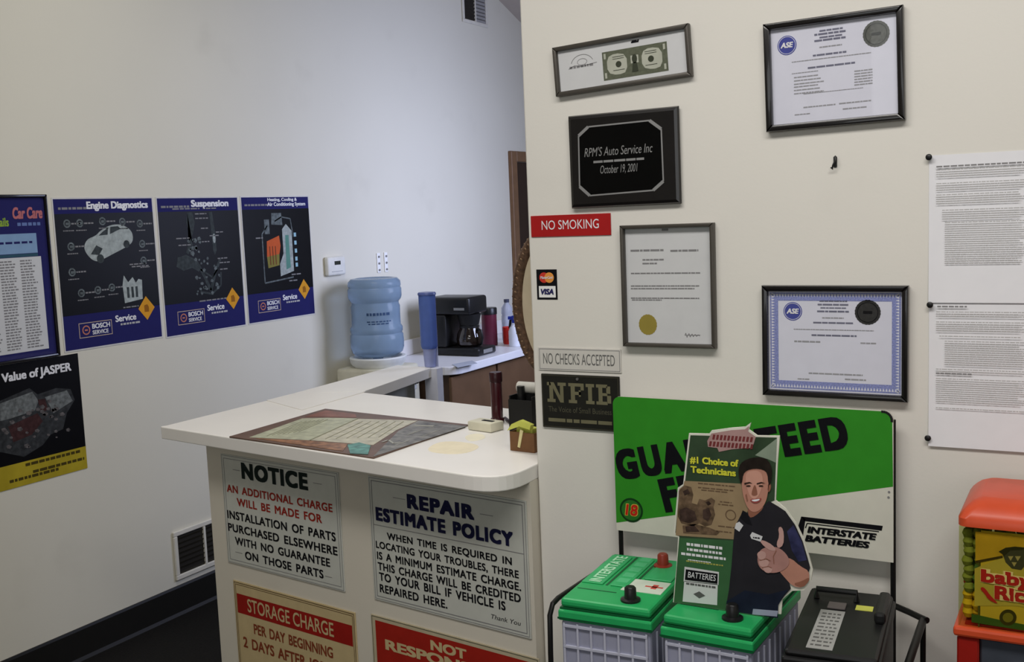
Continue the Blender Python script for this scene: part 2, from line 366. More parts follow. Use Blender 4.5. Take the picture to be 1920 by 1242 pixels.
def art_engine(f, w, h):
    z0 = -.02; out = []
    car = [(-.115, .03), (-.12, .055), (-.10, .082), (-.06, .092), (-.03, .115), (.02, .135), (.075, .135), (.115, .115), (.13, .09), (.125, .06), (.10, .045), (.06, .03), (.02, .016), (-.03, -.002), (-.06, -.012), (-.09, .0)]
    car = [(x*1.0, z+.055) for x, z in car]
    out.append(('car_picture', M_ARTL, MB().face(smooth_poly(car), .0031)))
    win = MB(); win.face([(-.045, .148), (-.02, .165), (.005, .178), (.0, .150)], .0033); win.face([(.012, .152), (.016, .181), (.055, .183), (.068, .172)], .0033); win.face([(-.09, .075), (-.05, .07), (-.03, .095), (-.06, .11)], .0033)
    win.disc(-.045, .055, .018, .0034, 16); win.disc(.092, .108, .016, .0034, 16)
    out.append(('car_windows', M_ARTD, win))
    rnd = random.Random(3); ic = MB(); tx = MB()
    for x, z in [(-.19, .20), (-.13, .20), (-.02, .205), (.08, .20), (.17, .19), (-.18, .11), (.175, .105), (.175, .035), (-.185, .01), (-.15, -.075), (-.07, -.07), (.0, -.065)]:
        ic.ring(x, z, .017, .006, .0031, 10); ic.rect(x-.006, x+.012, z-.006, z+.004, .0031)
        words(tx, x+.02, x+.065, z-.004, .006, .0031, rnd, (1, 3), .5)
        words(tx, x-.02, x+.03, z-.03, .004, .0031, rnd, (1, 3), .5)
    words(tx, .11, .20, .01, .005, .0031, rnd); words(tx, .10, .19, .02, .005, .0031, rnd); words(tx, .05, .13, -.155, .005, .0031, rnd)
    out.append(('component_icons', M_ART, ic)); out.append(('captions', M_INKG, tx))
    eng = MB().face([(.06, -.135), (.155, -.125), (.158, -.045), (.14, -.04), (.125, -.055), (.11, -.03), (.085, -.05), (.065, -.02), (.055, -.06)], .0032)
    out.append(('engine_block_picture', M_ARTL, eng))
    ed = MB(); [ed.rect(x, x+.012, -.115, -.07, .0034) for x in (.075, .098, .12)]
    out.append(('engine_shadow', M_ARTD, ed))
    return out
def art_suspension(f, w, h):
    rnd = random.Random(8); a = MB(); b = MB(); tx = MB()
    a.face([(-.075, .235), (-.045, .235), (-.035, .19), (-.05, .14), (-.08, .10), (-.10, .06), (-.085, .05), (-.055, .09), (-.07, .14), (-.085, .19)], .0031)
    a.face([(.055, .235), (.075, .235), (.085, .15), (.088, .06), (.075, .04), (.066, .06), (.062, .15)], .0031)
    a.face([(-.15, .04), (-.10, .05), (-.055, .03), (-.02, .0), (-.03, -.03), (-.07, -.01), (-.12, -.02), (-.16, 0)], .0031)
    for k in range(26):
        x, z = rnd.uniform(-.06, .10), rnd.uniform(-.13, .03); r = rnd.uniform(.005, .012); a_ = rnd.random()*3
        b.face([(x+r*math.cos(a_+q), z+r*rnd.uniform(.5, 1.2)*math.sin(a_+q)) for q in (0, 1.3, 2.2, 3.6, 4.9)], .0033)
    for k in range(12):
        x, z = rnd.uniform(-.09, .0), rnd.uniform(.05, .13); r = rnd.uniform(.006, .014)
        b.face([(x+r*math.cos(q), z+r*math.sin(q)) for q in (0, 1.2, 2.4, 3.3, 5)], .0033)
    a.stroke([(-.045, .02), (.0, -.05), (.035, -.12)], .016, .0032).stroke([(.105, .02), (.07, -.04), (.035, -.12)], .016, .0032).stroke([(-.03, -.12), (.04, -.135), (.10, -.10), (.105, -.04)], .009, .0032).stroke([(-.02, -.02), (.05, -.06), (.09, -.02)], .008, .0032)
    c = MB().disc(.077, .115, .009, .0034, 12, .022)
    for x, z in [(-.03, .225), (-.03, .205), (.0, .16), (.05, .125), (-.15, .12), (-.14, .09), (.09, .14), (.09, .02), (.10, -.0), (.10, -.03), (.0, .10)]: words(tx, x, x+rnd.uniform(.04, .08), z, .005, .0034, rnd)
    words(tx, -.16, .0, .248, .006, .0034, rnd); words(tx, .02, .11, .248, .006, .0034, rnd); words(tx, -.04, .13, -.165, .006, .0034, rnd)
    return [('suspension_picture', M_ARTD, a), ('suspension_parts', M_ART, b), ('spring_highlight', M_ARTL, c), ('captions', M_INKG, tx)]
def art_cooling(f, w, h):
    a = MB(); b = MB(); c = MB(); d = MB(); e = MB(); tx = MB(); rnd = random.Random(5)
    a.stroke([(-.075, .16), (-.115, .12), (-.115, -.115), (.095, -.10)], .007, .0031).stroke([(-.02, .18), (.03, .20), (.095, .19), (.11, .10)], .006, .0031)
    a.face([(-.04, .22), (.03, .22), (.035, .16), (-.045, .165)], .0031); a.rect(-.095, -.06, .12, .19, .0031)
    d.face([(.03, .14), (.06, .165), (.10, .13), (.10, -.07), (.0, -.09), (.0, -.03), (.03, .02)], .0031)
    e.face([(.05, .11), (.075, .11), (.078, -.05), (.045, -.06)], .0033)
    b.face([(-.085, .085), (-.03, .10), (.005, .11), (.012, .06), (.0, .02), (-.09, .01)], .0032)
    c.face([(-.09, .01), (.0, .02), (-.005, -.035), (-.085, -.045)], .0032)
    dk = MB(); [dk.rect(x, x+.006, -.03, .06, .0035) for x in (-.07, -.05, -.03)]
    dots = MB(); [dots.rect(.115, .132, z, z+.02, .0032) for z in (.10, .06, .02, -.02, -.05)]
    words(tx, -.16, -.11, .10, .006, .0032, rnd); words(tx, .08, .15, -.09, .006, .0032, rnd); words(tx, .06, .12, -.12, .006, .0032, rnd)
    return [('pipe_picture', M_ART, a), ('radiator_picture', M_ARTL, d), ('coolant_picture', ink('coolant_green', 92, 140, 128), e), ('hot_engine_picture', ink('art_orange', 196, 92, 52), b),
            ('engine_base_picture', ink('art_olive', 128, 120, 62), c), ('engine_lines', ink('art_brown', 110, 60, 40), dk), ('legend_dots', ink('legend_blue', 150, 190, 205), dots), ('captions', M_INKG, tx)]
service_poster('blue poster with a pale cutaway car, headed engine diagnostics', [(97, 370), (290, 370), (302, 636), (120, 660)],
               [('Engine Diagnostics', (162, 391), (277, 391), (162, 377), {'bold': .03})], None, art_engine, None)
service_poster('blue poster of grey suspension parts, headed suspension', [(292, 370), (448, 368), (460, 612), (311, 634)],
               [('Suspension', (358, 388), (428, 387), (358, 375), {'bold': .03})], None, art_suspension, None)
service_poster('blue poster with an orange engine and green radiator diagram', [(450, 368), (578, 367), (592, 590), (466, 609)],
               [('Heating, Cooling &', (501, 377), (556, 377), (501, 371), {'bold': .02}), ('Air Conditioning System', (501, 386), (572, 386), (501, 379), {'bold': .02})], None, art_cooling, None)
# framed chart at the left edge
f = Flat('framed_chart', 'black framed blue chart with columns of fine print, at the photo\'s left edge', 'framed chart', PL, [(-96, 365), (87, 365), (114, 662), (-68, 702)], .012, tilt=0.0)
f.panel('backing', M_NAVY, .0005, .005, inset=.004); f.bars('frame', M_FRBLK, .012, .0005, .014)
d = .0054; w, h = f.w/2, f.h/2
xr = f.L(70, 440)[0]; z1, z2 = f.L(70, 437)[1], f.L(70, 474)[1]
MB().rect(-w+.03, xr, z2, z1, d).build('pale_blue_heading', ink('chart_blue', 128, 158, 192), f.root)
MB().rect(-w+.03, xr, z2-.012, z2-.002, d).build('teal_rule', ink('chart_teal', 50, 84, 100), f.root)
zb = f.L(84, 655)[1]; tb = MB().rect(-w+.03, xr+.012, zb, z2-.014, d); tb.build('table_sheet', M_PAPERG, f.root)
tx = MB(); rnd = random.Random(2); z = z2-.03
while z > zb+.01:
    for c in range(5):
        x0 = xr+.005-(c+1)*.085
        if x0 > -w+.03: words(tx, x0, x0+.07, z, .0052, d+.0004, rnd, (1.5, 4), .6, .3)
    z -= .0105
tx.build('fine_print', M_INKG, f.root)
hx = MB(); words(hx, -w+.05, xr-.02, (z1+z2)/2, .008, d+.0004, rnd); hx.build('heading_print', M_NAVY, f.root)
text_items([('Car Care', f.L(26, 410), f.L(82, 410), f.L(26, 388), {'bold': .03, 'shear': .15})], d+.0008).build('red_logo', ink('chart_red', 182, 108, 112), f.root)
words(MB(), f.L(35, 424)[0], f.L(78, 424)[0], f.L(35, 424)[1], .012, d, random.Random(4), (1, 3), .4).build('logo_strapline', ink('chart_mid_blue', 100, 120, 170), f.root)
f.text([('Vehicle Details', (-68, 428), (19, 424), (-68, 411), {'bold': .02})], d).build('green_heading', ink('chart_green', 140, 170, 62), f.root)
MB().rect(-w+.014, w-.014, -h+.014, h-.014, .0075).build('glass', M_GLASS, f.root)
# engine poster below it
f = Flat('engine_poster', 'black and yellow poster of a grey engine, below the framed chart', 'poster', PL, [(-50, 690), (147, 666), (163, 877), (-35, 934)], .002, tilt=0.0)
f.panel('paper', M_PBLK, .0005, .002); w, h = f.w/2, f.h/2
zy = f.L(156, 838)[1]
MB().rect(-w, w, -h, zy, .0024).build('yellow_band', ink('poster_olive_yellow', 168, 150, 40, vary=.15, scale=9), f.root)
f.text([('Value of JASPER', (3, 716), (134, 697), (3, 699), {'bold': .025})], .0028).build('heading', M_WINK, f.root)
def eng(px): return f.P(px)
MB().face(eng([(-40, 770), (0, 752), (55, 728), (70, 740), (105, 728), (132, 730), (140, 750), (125, 775), (118, 805), (95, 815), (80, 835), (45, 857), (10, 850), (-40, 840)]), .0027).build('engine_picture', ink('engine_grey', 52, 54, 56, vary=.4, scale=50), f.root)
MB().face(eng([(0, 757), (60, 735), (72, 752), (65, 770), (20, 785), (0, 790)]), .003).face(eng([(84, 745), (125, 732), (136, 752), (100, 775)]), .003).build('cylinder_heads', ink('engine_silver', 104, 108, 108, vary=.4, scale=70), f.root)
MB().face(eng([(15, 800), (70, 775), (80, 790), (60, 815), (25, 830)]), .003).face(eng([(70, 750), (84, 748), (90, 768), (78, 775)]), .003).build('red_manifold', ink('engine_maroon', 62, 40, 40, vary=.3, scale=60), f.root)
pm = MB(); rnd = random.Random(6)
for k in range(34):
    x, y = rnd.uniform(5, 130), 0; y = rnd.uniform(770, 845)-(x-40)*.35; r = rnd.uniform(2, 6)
    pm.face(f.P([(x+r*math.cos(q), y+r*.8*math.sin(q)) for q in (0, 1.2, 2.4, 3.6, 5)]), .0033)
pm.build('engine_parts', ink('engine_bright', 92, 88, 88, vary=.5, scale=90), f.root)
tx = MB()
for (x0, y0), (x1, y1) in [((48, 876), (150, 848)), ((62, 888), (158, 862)), ((18, 905), (110, 884))]:
    p, q = f.L(x0, y0), f.L(x1, y1); words(tx, p[0], q[0], (p[1]+q[1])/2, .011, .0028, rnd, (1, 3), .4)
tx.build('lower_print', ink('poster_brown_ink', 70, 60, 22), f.root)

# ------------------------------------------------------------------ right wall frames
def print_lines(f, mb, rows, d, seed=1, ragged=0.0):
    rnd = random.Random(seed)
    for (x0, y0), (x1, y1), h in rows:
        p, q = f.L(x0, y0), f.L(x1, y1); words(mb, p[0], q[0], (p[1]+q[1])/2, h*.85, d, rnd, (1.5, 5.5), .4, ragged)
    return mb
# dollar bill
f = Flat('dollar_bill_frame', 'narrow dark frame holding a dollar bill, hung top left of the right wall', 'picture frame', PR, [(1033, 88), (1290, 45), (1296, 143), (1043, 180)], .018)
f.panel('mount', M_PAPERG, .0005, .008, inset=.004); f.bars('frame', M_FRGREY, .0095, .0005, .019)
d = .0085; q = f.P([(1126, 95), (1248, 79), (1250, 133), (1128, 150)])
x0, x1, z0, z1 = (q[0][0]+q[3][0])/2, (q[1][0]+q[2][0])/2, (q[2][1]+q[3][1])/2, (q[0][1]+q[1][1])/2
GB = ink('bill_green', 96, 100, 84, vary=.15, scale=200); GP = ink('bill_pale', 178, 180, 166); GD = ink('bill_dark', 62, 66, 54)
bill = MB().rect(x0, x1, z0, z1, d).build('dollar_bill', GB, f.root)
bw, bh = x1-x0, z1-z0; cz = (z0+z1)/2
pp = MB()
for s in (-1, 1):
    c = (x0+x1)/2+s*bw*.27; pp.face(smooth_poly([(c-bw*.16, cz-bh*.25), (c-bw*.16, cz+bh*.28), (c-bw*.03, cz+bh*.40), (c+bw*.15, cz+bh*.3), (c+bw*.15, cz-bh*.3), (c, cz-bh*.38)], 1), d+.0004)
pp.rect((x0+x1)/2-bw*.06, (x0+x1)/2+bw*.06, cz-bh*.05, cz+bh*.22, d+.0004); pp.build('bill_scrollwork', GP, bill)
dd = MB()
for s in (-1, 1): dd.disc((x0+x1)/2+s*bw*.25, cz, bh*.11, d+.0008, 16); [dd.rect((x0+x1)/2+s*bw*.25-bw*.09, (x0+x1)/2+s*bw*.25+bw*.09, cz+q*bh-.0006, cz+q*bh+.0006, d+.0008) for q in (-.2, .2, .27)]
dd.disc((x0+x1)/2, cz+bh*.1, bh*.10, d+.0008, 12, bh*.16); dd.face([((x0+x1)/2-bw*.05, cz-bh*.35), ((x0+x1)/2+bw*.05, cz-bh*.35), ((x0+x1)/2+bw*.03, cz-bh*.02), ((x0+x1)/2-bw*.03, cz-bh*.02)], d+.0008)
dd.build('bill_seals', GD, bill)
text_items([('1', (x0+.004, z1-.016), (x0+.009, z1-.016), (x0+.004, z1-.004), {'bold': .03}), ('1', (x1-.009, z1-.016), (x1-.004, z1-.016), (x1-.009, z1-.004), {'bold': .03}),
            ('1', (x0+.004, z0+.004), (x0+.009, z0+.004), (x0+.004, z0+.016), {'bold': .03}), ('1', (x1-.009, z0+.004), (x1-.004, z0+.004), (x1-.009, z0+.016), {'bold': .03})], d+.0008).build('bill_numerals', GP, bill)
print_lines(f, MB(), [((1180, 80), (1196, 78), .004), ((1181, 77), (1195, 75), .003)], d, 2).build('bill_caption', M_INK, f.root)
lg = MB(); c = f.L(1088, 115)
lg.stroke(arc(c[0], c[1]-.006, .028, 20, 165, 14, .022), .0012, d).stroke(arc(c[0], c[1], .012, 0, 360, 14, .007), .001, d).stroke([(c[0]-.035, c[1]-.012), (c[0]-.02, c[1]-.006), (c[0], c[1]-.01), (c[0]+.036, c[1]-.006)], .0012, d)
words(lg, c[0]-.032, c[0]+.03, c[1]-.012, .005, d, random.Random(3), (.8, 2), .4); lg.build('sketched_logo', M_INKG, f.root)
MB().rect(-f.w/2+.009, f.w/2-.009, -f.h/2+.009, f.h/2-.009, .0115).build('glass', M_GLASS, f.root)
# engraved plaque
f = Flat('award_plaque', 'black plaque with silver lettering, hanging above the red NO SMOKING sign', 'plaque', PR, [(1062, 218), (1270, 198), (1276, 383), (1070, 390)], .018)
w, h = f.w/2, f.h/2
mb = MB(); mb.prism([(-w, -h), (w, -h), (w, h), (-w, h)], -.018, -.0005, 'y', bev=.009); mb.build('board', mat('plaque_black', (24, 22, 22), .28, vary=.1, coat=.3), f.root)
bm_ = MB(); px = [(1085, 255), (1103, 238), (1218, 226), (1240, 242), (1244, 340), (1225, 357), (1106, 367), (1087, 350)]
pl = f.P(px)
MB().face(pl, .0184).build('engraved_plate', ink('plate_black', 12, 12, 12, rough=.2), f.root)
st = MB(); st.stroke(pl+[pl[0]], .0034, .0188)
for i in (0, 2, 4, 6):
    (ax, az), (bx, bz) = pl[i], pl[i+1]; st.stroke([(ax+(bx-ax)*.0, az), (bx, bz)], .007, .0189)
st.build('silver_border', M_SILV, f.root)
f.text([("RPM'S Auto Service Inc", (1096, 293), (1224, 287), (1096, 276), {'shear': .25}), ('October 19, 2001', (1126, 326), (1196, 321), (1126, 311), {'shear': .25})], .0188).build('lettering', M_SILV, f.root)
print_lines(f, MB(), [((1113, 306), (1208, 300), .006)], .0188, 5).build('small_lettering', M_SILV, f.root)
# certificates
ASE_B = ink('certificate_blue', 72, 78, 150); SEAL_G = ink('seal_grey', 96, 98, 94, vary=.2, scale=200); SEAL_D = ink('seal_charcoal', 52, 52, 52, vary=.2, scale=200)
def certificate(label, corners, bw, frm, paper, ase, seal, sealm, title_rows, rows, border, ttl):
    f = Flat('framed_certificate', label, 'certificate', PR, corners, .018, 'framed blue seal certificates on the right wall')
    f.panel('certificate_sheet', paper, .0005, .007, inset=.004); f.bars('frame', frm, bw, .0005, .020, .006)
    d = .0075
    if border:
        w, h = f.w/2-bw-.003, f.h/2-bw-.003
        MB().outline(-w, w, -h, h, .017, d).build('blue_border', ink('certificate_border', 132, 140, 190, vary=.3, scale=400), f.root)
        zz = MB(); n = 44
        for i in range(n):
            x = -w+2*w*(i+.5)/n; zz.face([(x-.0025, -h+.003), (x+.0025, -h+.003), (x, -h+.010)], d+.0004); zz.face([(x-.0025, h-.003), (x+.0025, h-.003), (x, h-.010)], d+.0004)
        for i in range(34):
            z = -h+2*h*(i+.5)/34; zz.face([(-w+.003, z-.0025), (-w+.003, z+.0025), (-w+.010, z)], d+.0004); zz.face([(w-.003, z-.0025), (w-.003, z+.0025), (w-.010, z)], d+.0004)
        zz.build('border_pattern', M_PAPERB, f.root)
    c = f.L(*ase); r = .0195
    MB().disc(c[0], c[1], r, d).build('blue_emblem', ASE_B, f.root)
    MB().ring(c[0], c[1], r-.0018, .001, d+.0004).build('emblem_ring', M_PAPERB, f.root)
    text_items([('ASE', (c[0]-.013, c[1]-.005), (c[0]+.013, c[1]-.005), (c[0]-.013, c[1]+.006), {'bold': .03, 'shear': .2})], d+.0005).build('emblem_lettering', M_WINK, f.root)
    c = f.L(*seal); r = .025
    n = 48; MB().face([(c[0]+(r+(.0008 if i % 2 else 0))*math.cos(2*math.pi*i/n), c[1]+(r+(.0008 if i % 2 else 0))*math.sin(2*math.pi*i/n)) for i in range(n)], d).build('round_seal', sealm, f.root)
    MB().ring(c[0], c[1], r-.004, .0015, d+.0004).rect(c[0]-.009, c[0]+.009, c[1]-.003, c[1]+.003, d+.0004).build('seal_relief', M_INK if sealm is SEAL_D else ink('seal_dark_relief', 70, 72, 70), f.root)
    print_lines(f, MB(), title_rows, d, 3).build('title_print', ink('certificate_slate', 112, 113, 130), f.root)
    print_lines(f, MB(), rows, d, 7).build('body_print', ink('certificate_grey_ink', 152, 152, 156), f.root)
    MB().rect(-f.w/2+bw-.001, f.w/2-bw+.001, -f.h/2+bw-.001, f.h/2-bw+.001, .0105).build('glass', M_GLASS, f.root)
    return f
def zc1(x, y): return (1400+x/3.653, y/3.653)
R = [(zc1(490, 325), zc1(645, 305), .003), (zc1(300, 430), zc1(845, 355), .0022), (zc1(300, 505), zc1(480, 485), .002)]
R += [(zc1(315, 535+k*22), zc1(480+(k % 3)*20, 513+k*22), .0028) for k in range(6)]
R += [(zc1(730, 490+k*19), zc1(855, 474+k*19), .0028) for k in range(6)] + [(zc1(380, 640), zc1(790, 605), .0018)]
R += [(zc1(380, 740), zc1(600, 715), .003), (zc1(625, 712), zc1(845, 690), .003), (zc1(650, 748), zc1(815, 735), .003), (zc1(320, 790), zc1(425, 778), .0025)]
Tt = [(zc1(490, 212), zc1(650, 195), .004), (zc1(455, 240), zc1(670, 215), .0045), (zc1(490, 258), zc1(650, 240), .004), (zc1(455, 283), zc1(670, 258), .0045), (zc1(445, 385), zc1(675, 355), .0042), (zc1(410, 470), zc1(735, 430), .0042)]
certificate('black framed certificate high on the right wall with grey seal and list of lines', [(1428, 45), (1691, 9), (1699, 228), (1438, 244)], .0135, M_FRBLK, M_PAPERB, (1473, 84), (1641, 62), SEAL_G, Tt, R, False, None)
def zc2(x, y): return (1400+x/4.776, 510+y/4.776)
Tt = [(zc2(640, 272), zc2(890, 275), .003), (zc2(625, 305), zc2(905, 308), .0042), (zc2(650, 332), zc2(880, 336), .003), (zc2(620, 365), zc2(905, 370), .0042), (zc2(585, 468), zc2(945, 472), .004), (zc2(570, 580), zc2(975, 588), .004)]
R = [(zc2(665, 422), zc2(860, 425), .003), (zc2(410, 525), zc2(1130, 535), .0022), (zc2(415, 635), zc2(650, 640), .004), (zc2(1010, 650), zc2(1150, 655), .0035), (zc2(545, 920), zc2(1030, 940), .0035), (zc2(445, 970), zc2(550, 975), .003), (zc2(870, 975), zc2(1060, 985), .0035)]
certificate('black framed certificate with patterned blue border, just above the green sign', [(1425, 535), (1704, 537), (1701, 757), (1432, 740)], .0125, M_FRBLK, M_PAPERB, (1484, 585), (1625, 587), SEAL_D, Tt, R, True, None)
# letter with gold seal
f = Flat('framed_letter', 'grey framed letter with a round gold seal', 'framed letter', PR, [(1162, 424), (1339, 417), (1339, 656), (1168, 648)], .018, tilt=0.0)
f.panel('letter_sheet', M_PAPERG, .0005, .006, inset=.003); f.bars('frame', M_FRGREY, .008, .0005, .021); d = .0065
def zd(x, y): return (980+x/2.76, 380+y/2.76)
c = f.L(*zd(638, 635)); n = 40
MB().face([(c[0]+(.0212+(.0009 if i % 2 else 0))*math.cos(2*math.pi*i/n), c[1]+(.0228+(.0009 if i % 2 else 0))*math.sin(2*math.pi*i/n)) for i in range(n)], d).build('gold_seal', mat('seal_gold', (160, 144, 66), .4, metal=.2), f.root)
rows = [(zd(710, 148), zd(745, 146), .006), (zd(548, 258), zd(720, 250), .005), (zd(755, 258), zd(900, 252), .005), (zd(610, 303), zd(720, 300), .004), (zd(610, 322), zd(685, 320), .004), (zd(550, 370), zd(910, 372), .0035),
        (zd(550, 437), zd(905, 437), .0032), (zd(550, 450), zd(880, 452), .0032), (zd(550, 497), zd(905, 505), .0032), (zd(555, 508), zd(710, 512), .003)]
print_lines(f, MB(), rows, d, 9).build('letter_print', M_INKG, f.root)
p = f.L(*zd(830, 690)); MB().stroke([(p[0]+.034*k/14, p[1]+.006*math.sin(k*2.1)*(1-k/18)) for k in range(15)], .0012, d).stroke([p, (p[0]+.036, p[1]+.001)], .001, d).build('signature', M_INKG, f.root)
MB().rect(-f.w/2+.007, f.w/2-.007, -f.h/2+.007, f.h/2-.007, .011).build('glass', M_GLASS, f.root)
# red no smoking sign
f = Flat('no_smoking_sign', 'red strip sign with white letters reading NO SMOKING', 'sign', PR, [(994, 406), (1145, 399), (1145, 441), (997, 445)], .003, tilt=0.0)
f.panel('sign_plate', mat('sign_red', (166, 24, 26), .4, vary=.04), .0005, .003, .0006)
f.text([('NO SMOKING', (1016, 431), (1123, 428), (1016, 414), {'bold': .0})], .0034).build('lettering', M_WINK, f.root)
# card decal
f = Flat('card_decal', 'small black credit card decal at the edge of the right wall', 'decal', PR, [(1006, 506), (1043, 505), (1046, 561), (1007, 563)], .001, tilt=0.0)
f.panel('decal_film', M_INK, .0002, .001); w, h = f.w/2, f.h/2
MB().disc(-w*.26, h*.46, w*.46, .0013, 24).build('red_circle', ink('decal_red', 200, 60, 48), f.root)
MB().disc(w*.26, h*.46, w*.46, .0016, 24).build('orange_circle', ink('decal_orange', 226, 150, 70), f.root)
text_items([('MasterCard', (-w*.6, h*.38), (w*.62, h*.38), (-w*.6, h*.56), {'bold': .02, 'shear': .2})], .002).build('upper_lettering', M_WINK, f.root)
MB().rect(-w*.80, w*.84, -h*.86, -h*.10, .0013).build('white_panel', M_PAPER, f.root)
text_items([('VISA', (-w*.62, -h*.66), (w*.66, -h*.66), (-w*.62, -h*.28), {'bold': .04, 'shear': .2})], .0017).build('lower_lettering', ink('decal_navy', 46, 46, 92), f.root)
# no checks sign
f = Flat('no_checks_sign', 'pale grey strip sign reading NO CHECKS ACCEPTED', 'sign', PR, [(1008, 652), (1165, 655), (1164, 699), (1011, 695)], .003, tilt=0.0)
f.panel('sign_plate', mat('sign_pale', (206, 203, 196), .5, vary=.03), .0005, .003, .0006)
MB().outline(-f.w/2+.003, f.w/2-.003, -f.h/2+.003, f.h/2-.003, .0012, .0034).build('sign_border', M_INKG, f.root)
f.text([('NO CHECKS ACCEPTED', (1019, 683), (1153, 686), (1019, 663), {'bold': .0})], .0034).build('lettering', ink('sign_grey_ink', 104, 104, 102), f.root)
# member plaque
f = Flat('member_plaque', 'dark olive lettered metal plaque below the NO CHECKS sign', 'plaque', PR, [(1014, 702), (1162, 706), (1162, 811), (1018, 801)], .006, tilt=0.0)
f.panel('plaque_plate', mat('plaque_dark', (30, 30, 26), .4, vary=.1), .0005, .006, .0015)
MB().outline(-f.w/2+.002, f.w/2-.002, -f.h/2+.002, f.h/2-.002, .002, .0064).build('plaque_rim', ink('plaque_rim_olive', 62, 60, 50), f.root)
OL = ink('plaque_olive', 112, 108, 84)
nb = MB(); L0, L1, L2 = f.L(1027, 755), f.L(1147, 759), f.L(1027, 718); gx, gz, gw, gh = L0[0], (L0[1]+L1[1])/2, L1[0]-L0[0], L2[1]-L0[1]
def G(x, y): return (gx+gw*x, gz+gh*y)
def slab(*rs):
    for x0, x1, y0, y1 in rs: a_, b2 = G(x0, y0), G(x1, y1); nb.rect(a_[0], b2[0], a_[1], b2[1], .0066)
slab((0, .13, 0, .16), (.035, .095, .16, 1), (0, .06, .84, 1), (.17, .30, .84, 1), (.205, .26, 0, .84))          # N
nb.face([G(.05, 1), G(.11, 1), (G(.255, 0)), G(.205, 0)], .0068)
slab((.34, .47, 0, .16), (.375, .44, .16, .84), (.34, .58, .84, 1), (.53, .58, .66, .84), (.44, .53, .42, .58), (.50, .53, .34, .66))   # F
slab((.61, .74, 0, .16), (.645, .705, .16, .84), (.61, .74, .84, 1))       # I
slab((.77, .94, 0, .16), (.805, .865, .16, .84), (.77, .94, .84, 1), (.865, .94, .44, .58), (.935, .995, .08, .46), (.925, .985, .56, .92))   # B
nb.build('lettering', OL, f.root)
f.text([('The Voice of Small Business', (1029, 773), (1147, 777), (1029, 763), {})], .0066).build('strapline', ink('plaque_olive_dim', 84, 82, 68), f.root)
print_lines(f, MB(), [((1029, 791), (1148, 797), .010)], .0066, 2).build('lower_print', OL, f.root)
c = f.L(1083, 711); MB().cyl((c[0], -.0055, c[1]), (c[0], -.009, c[1]), .0035, 12).build('nail_head', M_STEEL, f.root, True)
# hook
p = PR.uv(1566, 314); t = thing('wall_hook', 'small dark bare hook in the wall between the two certificates', 'hook', (p[0], YR, p[1]))
MB().box(-.003, .004, -.003, -.0005, .0, .022, .001, 1).build('hook_plate', M_BLACK, t)
MB().tube([(0.001, -.002, .02), (.002, -.008, .022), (.003, -.012, .014), (-.002, -.012, .004), (-.004, -.010, -.004), (-.006, -.012, .0)], .0018, 8).build('hook_wire', M_BLACK, t, True)
# pinned sheets
def sheet(label, corners, seed, heads, blocks, lift):
    f = Flat('pinned_notice', label, 'notice', PR, corners, .002, 'typed sheets pinned to the right wall', tilt=0.0)
    w, h = f.w/2, f.h/2; mb = MB(); N = 10       # slightly curled sheet
    prof = [(-h+2*h*i/N, -(.0016+lift+.004*(1-i/N)**3)) for i in range(N+1)]
    mb.prism([(y, z) for z, y in prof]+[(y+.0004, z) for z, y in reversed(prof)], -w, w, 'x'); mb.build('paper_sheet', mat('notice_paper', (232, 232, 236), .7, vary=.015), f.root)
    rnd = random.Random(seed); tx = MB()
    for z0, z1, x0 in blocks:
        z = h-z0
        while z > h-z1: words(tx, -w+x0, w-.02, z, .0018, .0068+lift, rnd, (1.5, 6), .7, .15); z -= .0042
    tx.build('fine_print', M_INKL, f.root)
    hd = MB()
    for z0, x0, x1 in heads: words(hd, -w+x0, -w+x1, h-z0, .0030, .0068+lift, rnd, (2, 4), .6)
    hd.build('heading_print', M_INKG, f.root)
    return f
sheet('upper typed sheet pinned to the right wall, with one long dense paragraph', [(1741, 290), (1955, 282), (1955, 566), (1742, 570)], 11, [(.024, .014, .19)],
      [(.030, .046, .014), (.056, .070, .014), (.078, .098, .014), (.108, .128, .025), (.132, .215, .03)], .0)
sheet('lower typed sheet pinned beneath the upper one, above the candy machine', [(1742, 568), (1955, 562), (1955, 850), (1741, 836)], 12, [(.012, .016, .07), (.145, .014, .08)],
      [(.022, .034, .014), (.042, .060, .014), (.070, .074, .02), (.080, .128, .03), (.136, .142, .014), (.155, .205, .014), (.214, .218, .014)], .0006)
for (px, py), lb in zip([(1743, 295), (1745, 571), (1741, 820)], ['black push pin at the upper sheet\'s top left corner', 'black push pin where the two typed sheets meet', 'black push pin at the lower sheet\'s bottom left corner']):
    p = PR.uv(px, py); t = thing('push_pin', lb, 'push pin', (p[0], YR, p[1]), group='push pins holding the typed sheets')
    MB().lathe([(0, .0), (.0018, 0), (.0018, .008), (.0058, .0085), (.0062, .011), (.004, .0125), (0, .013)], M=Matrix.Rotation(math.pi/2, 4, 'X'), n=16).build('pin_head', M_BLACK, t, True)

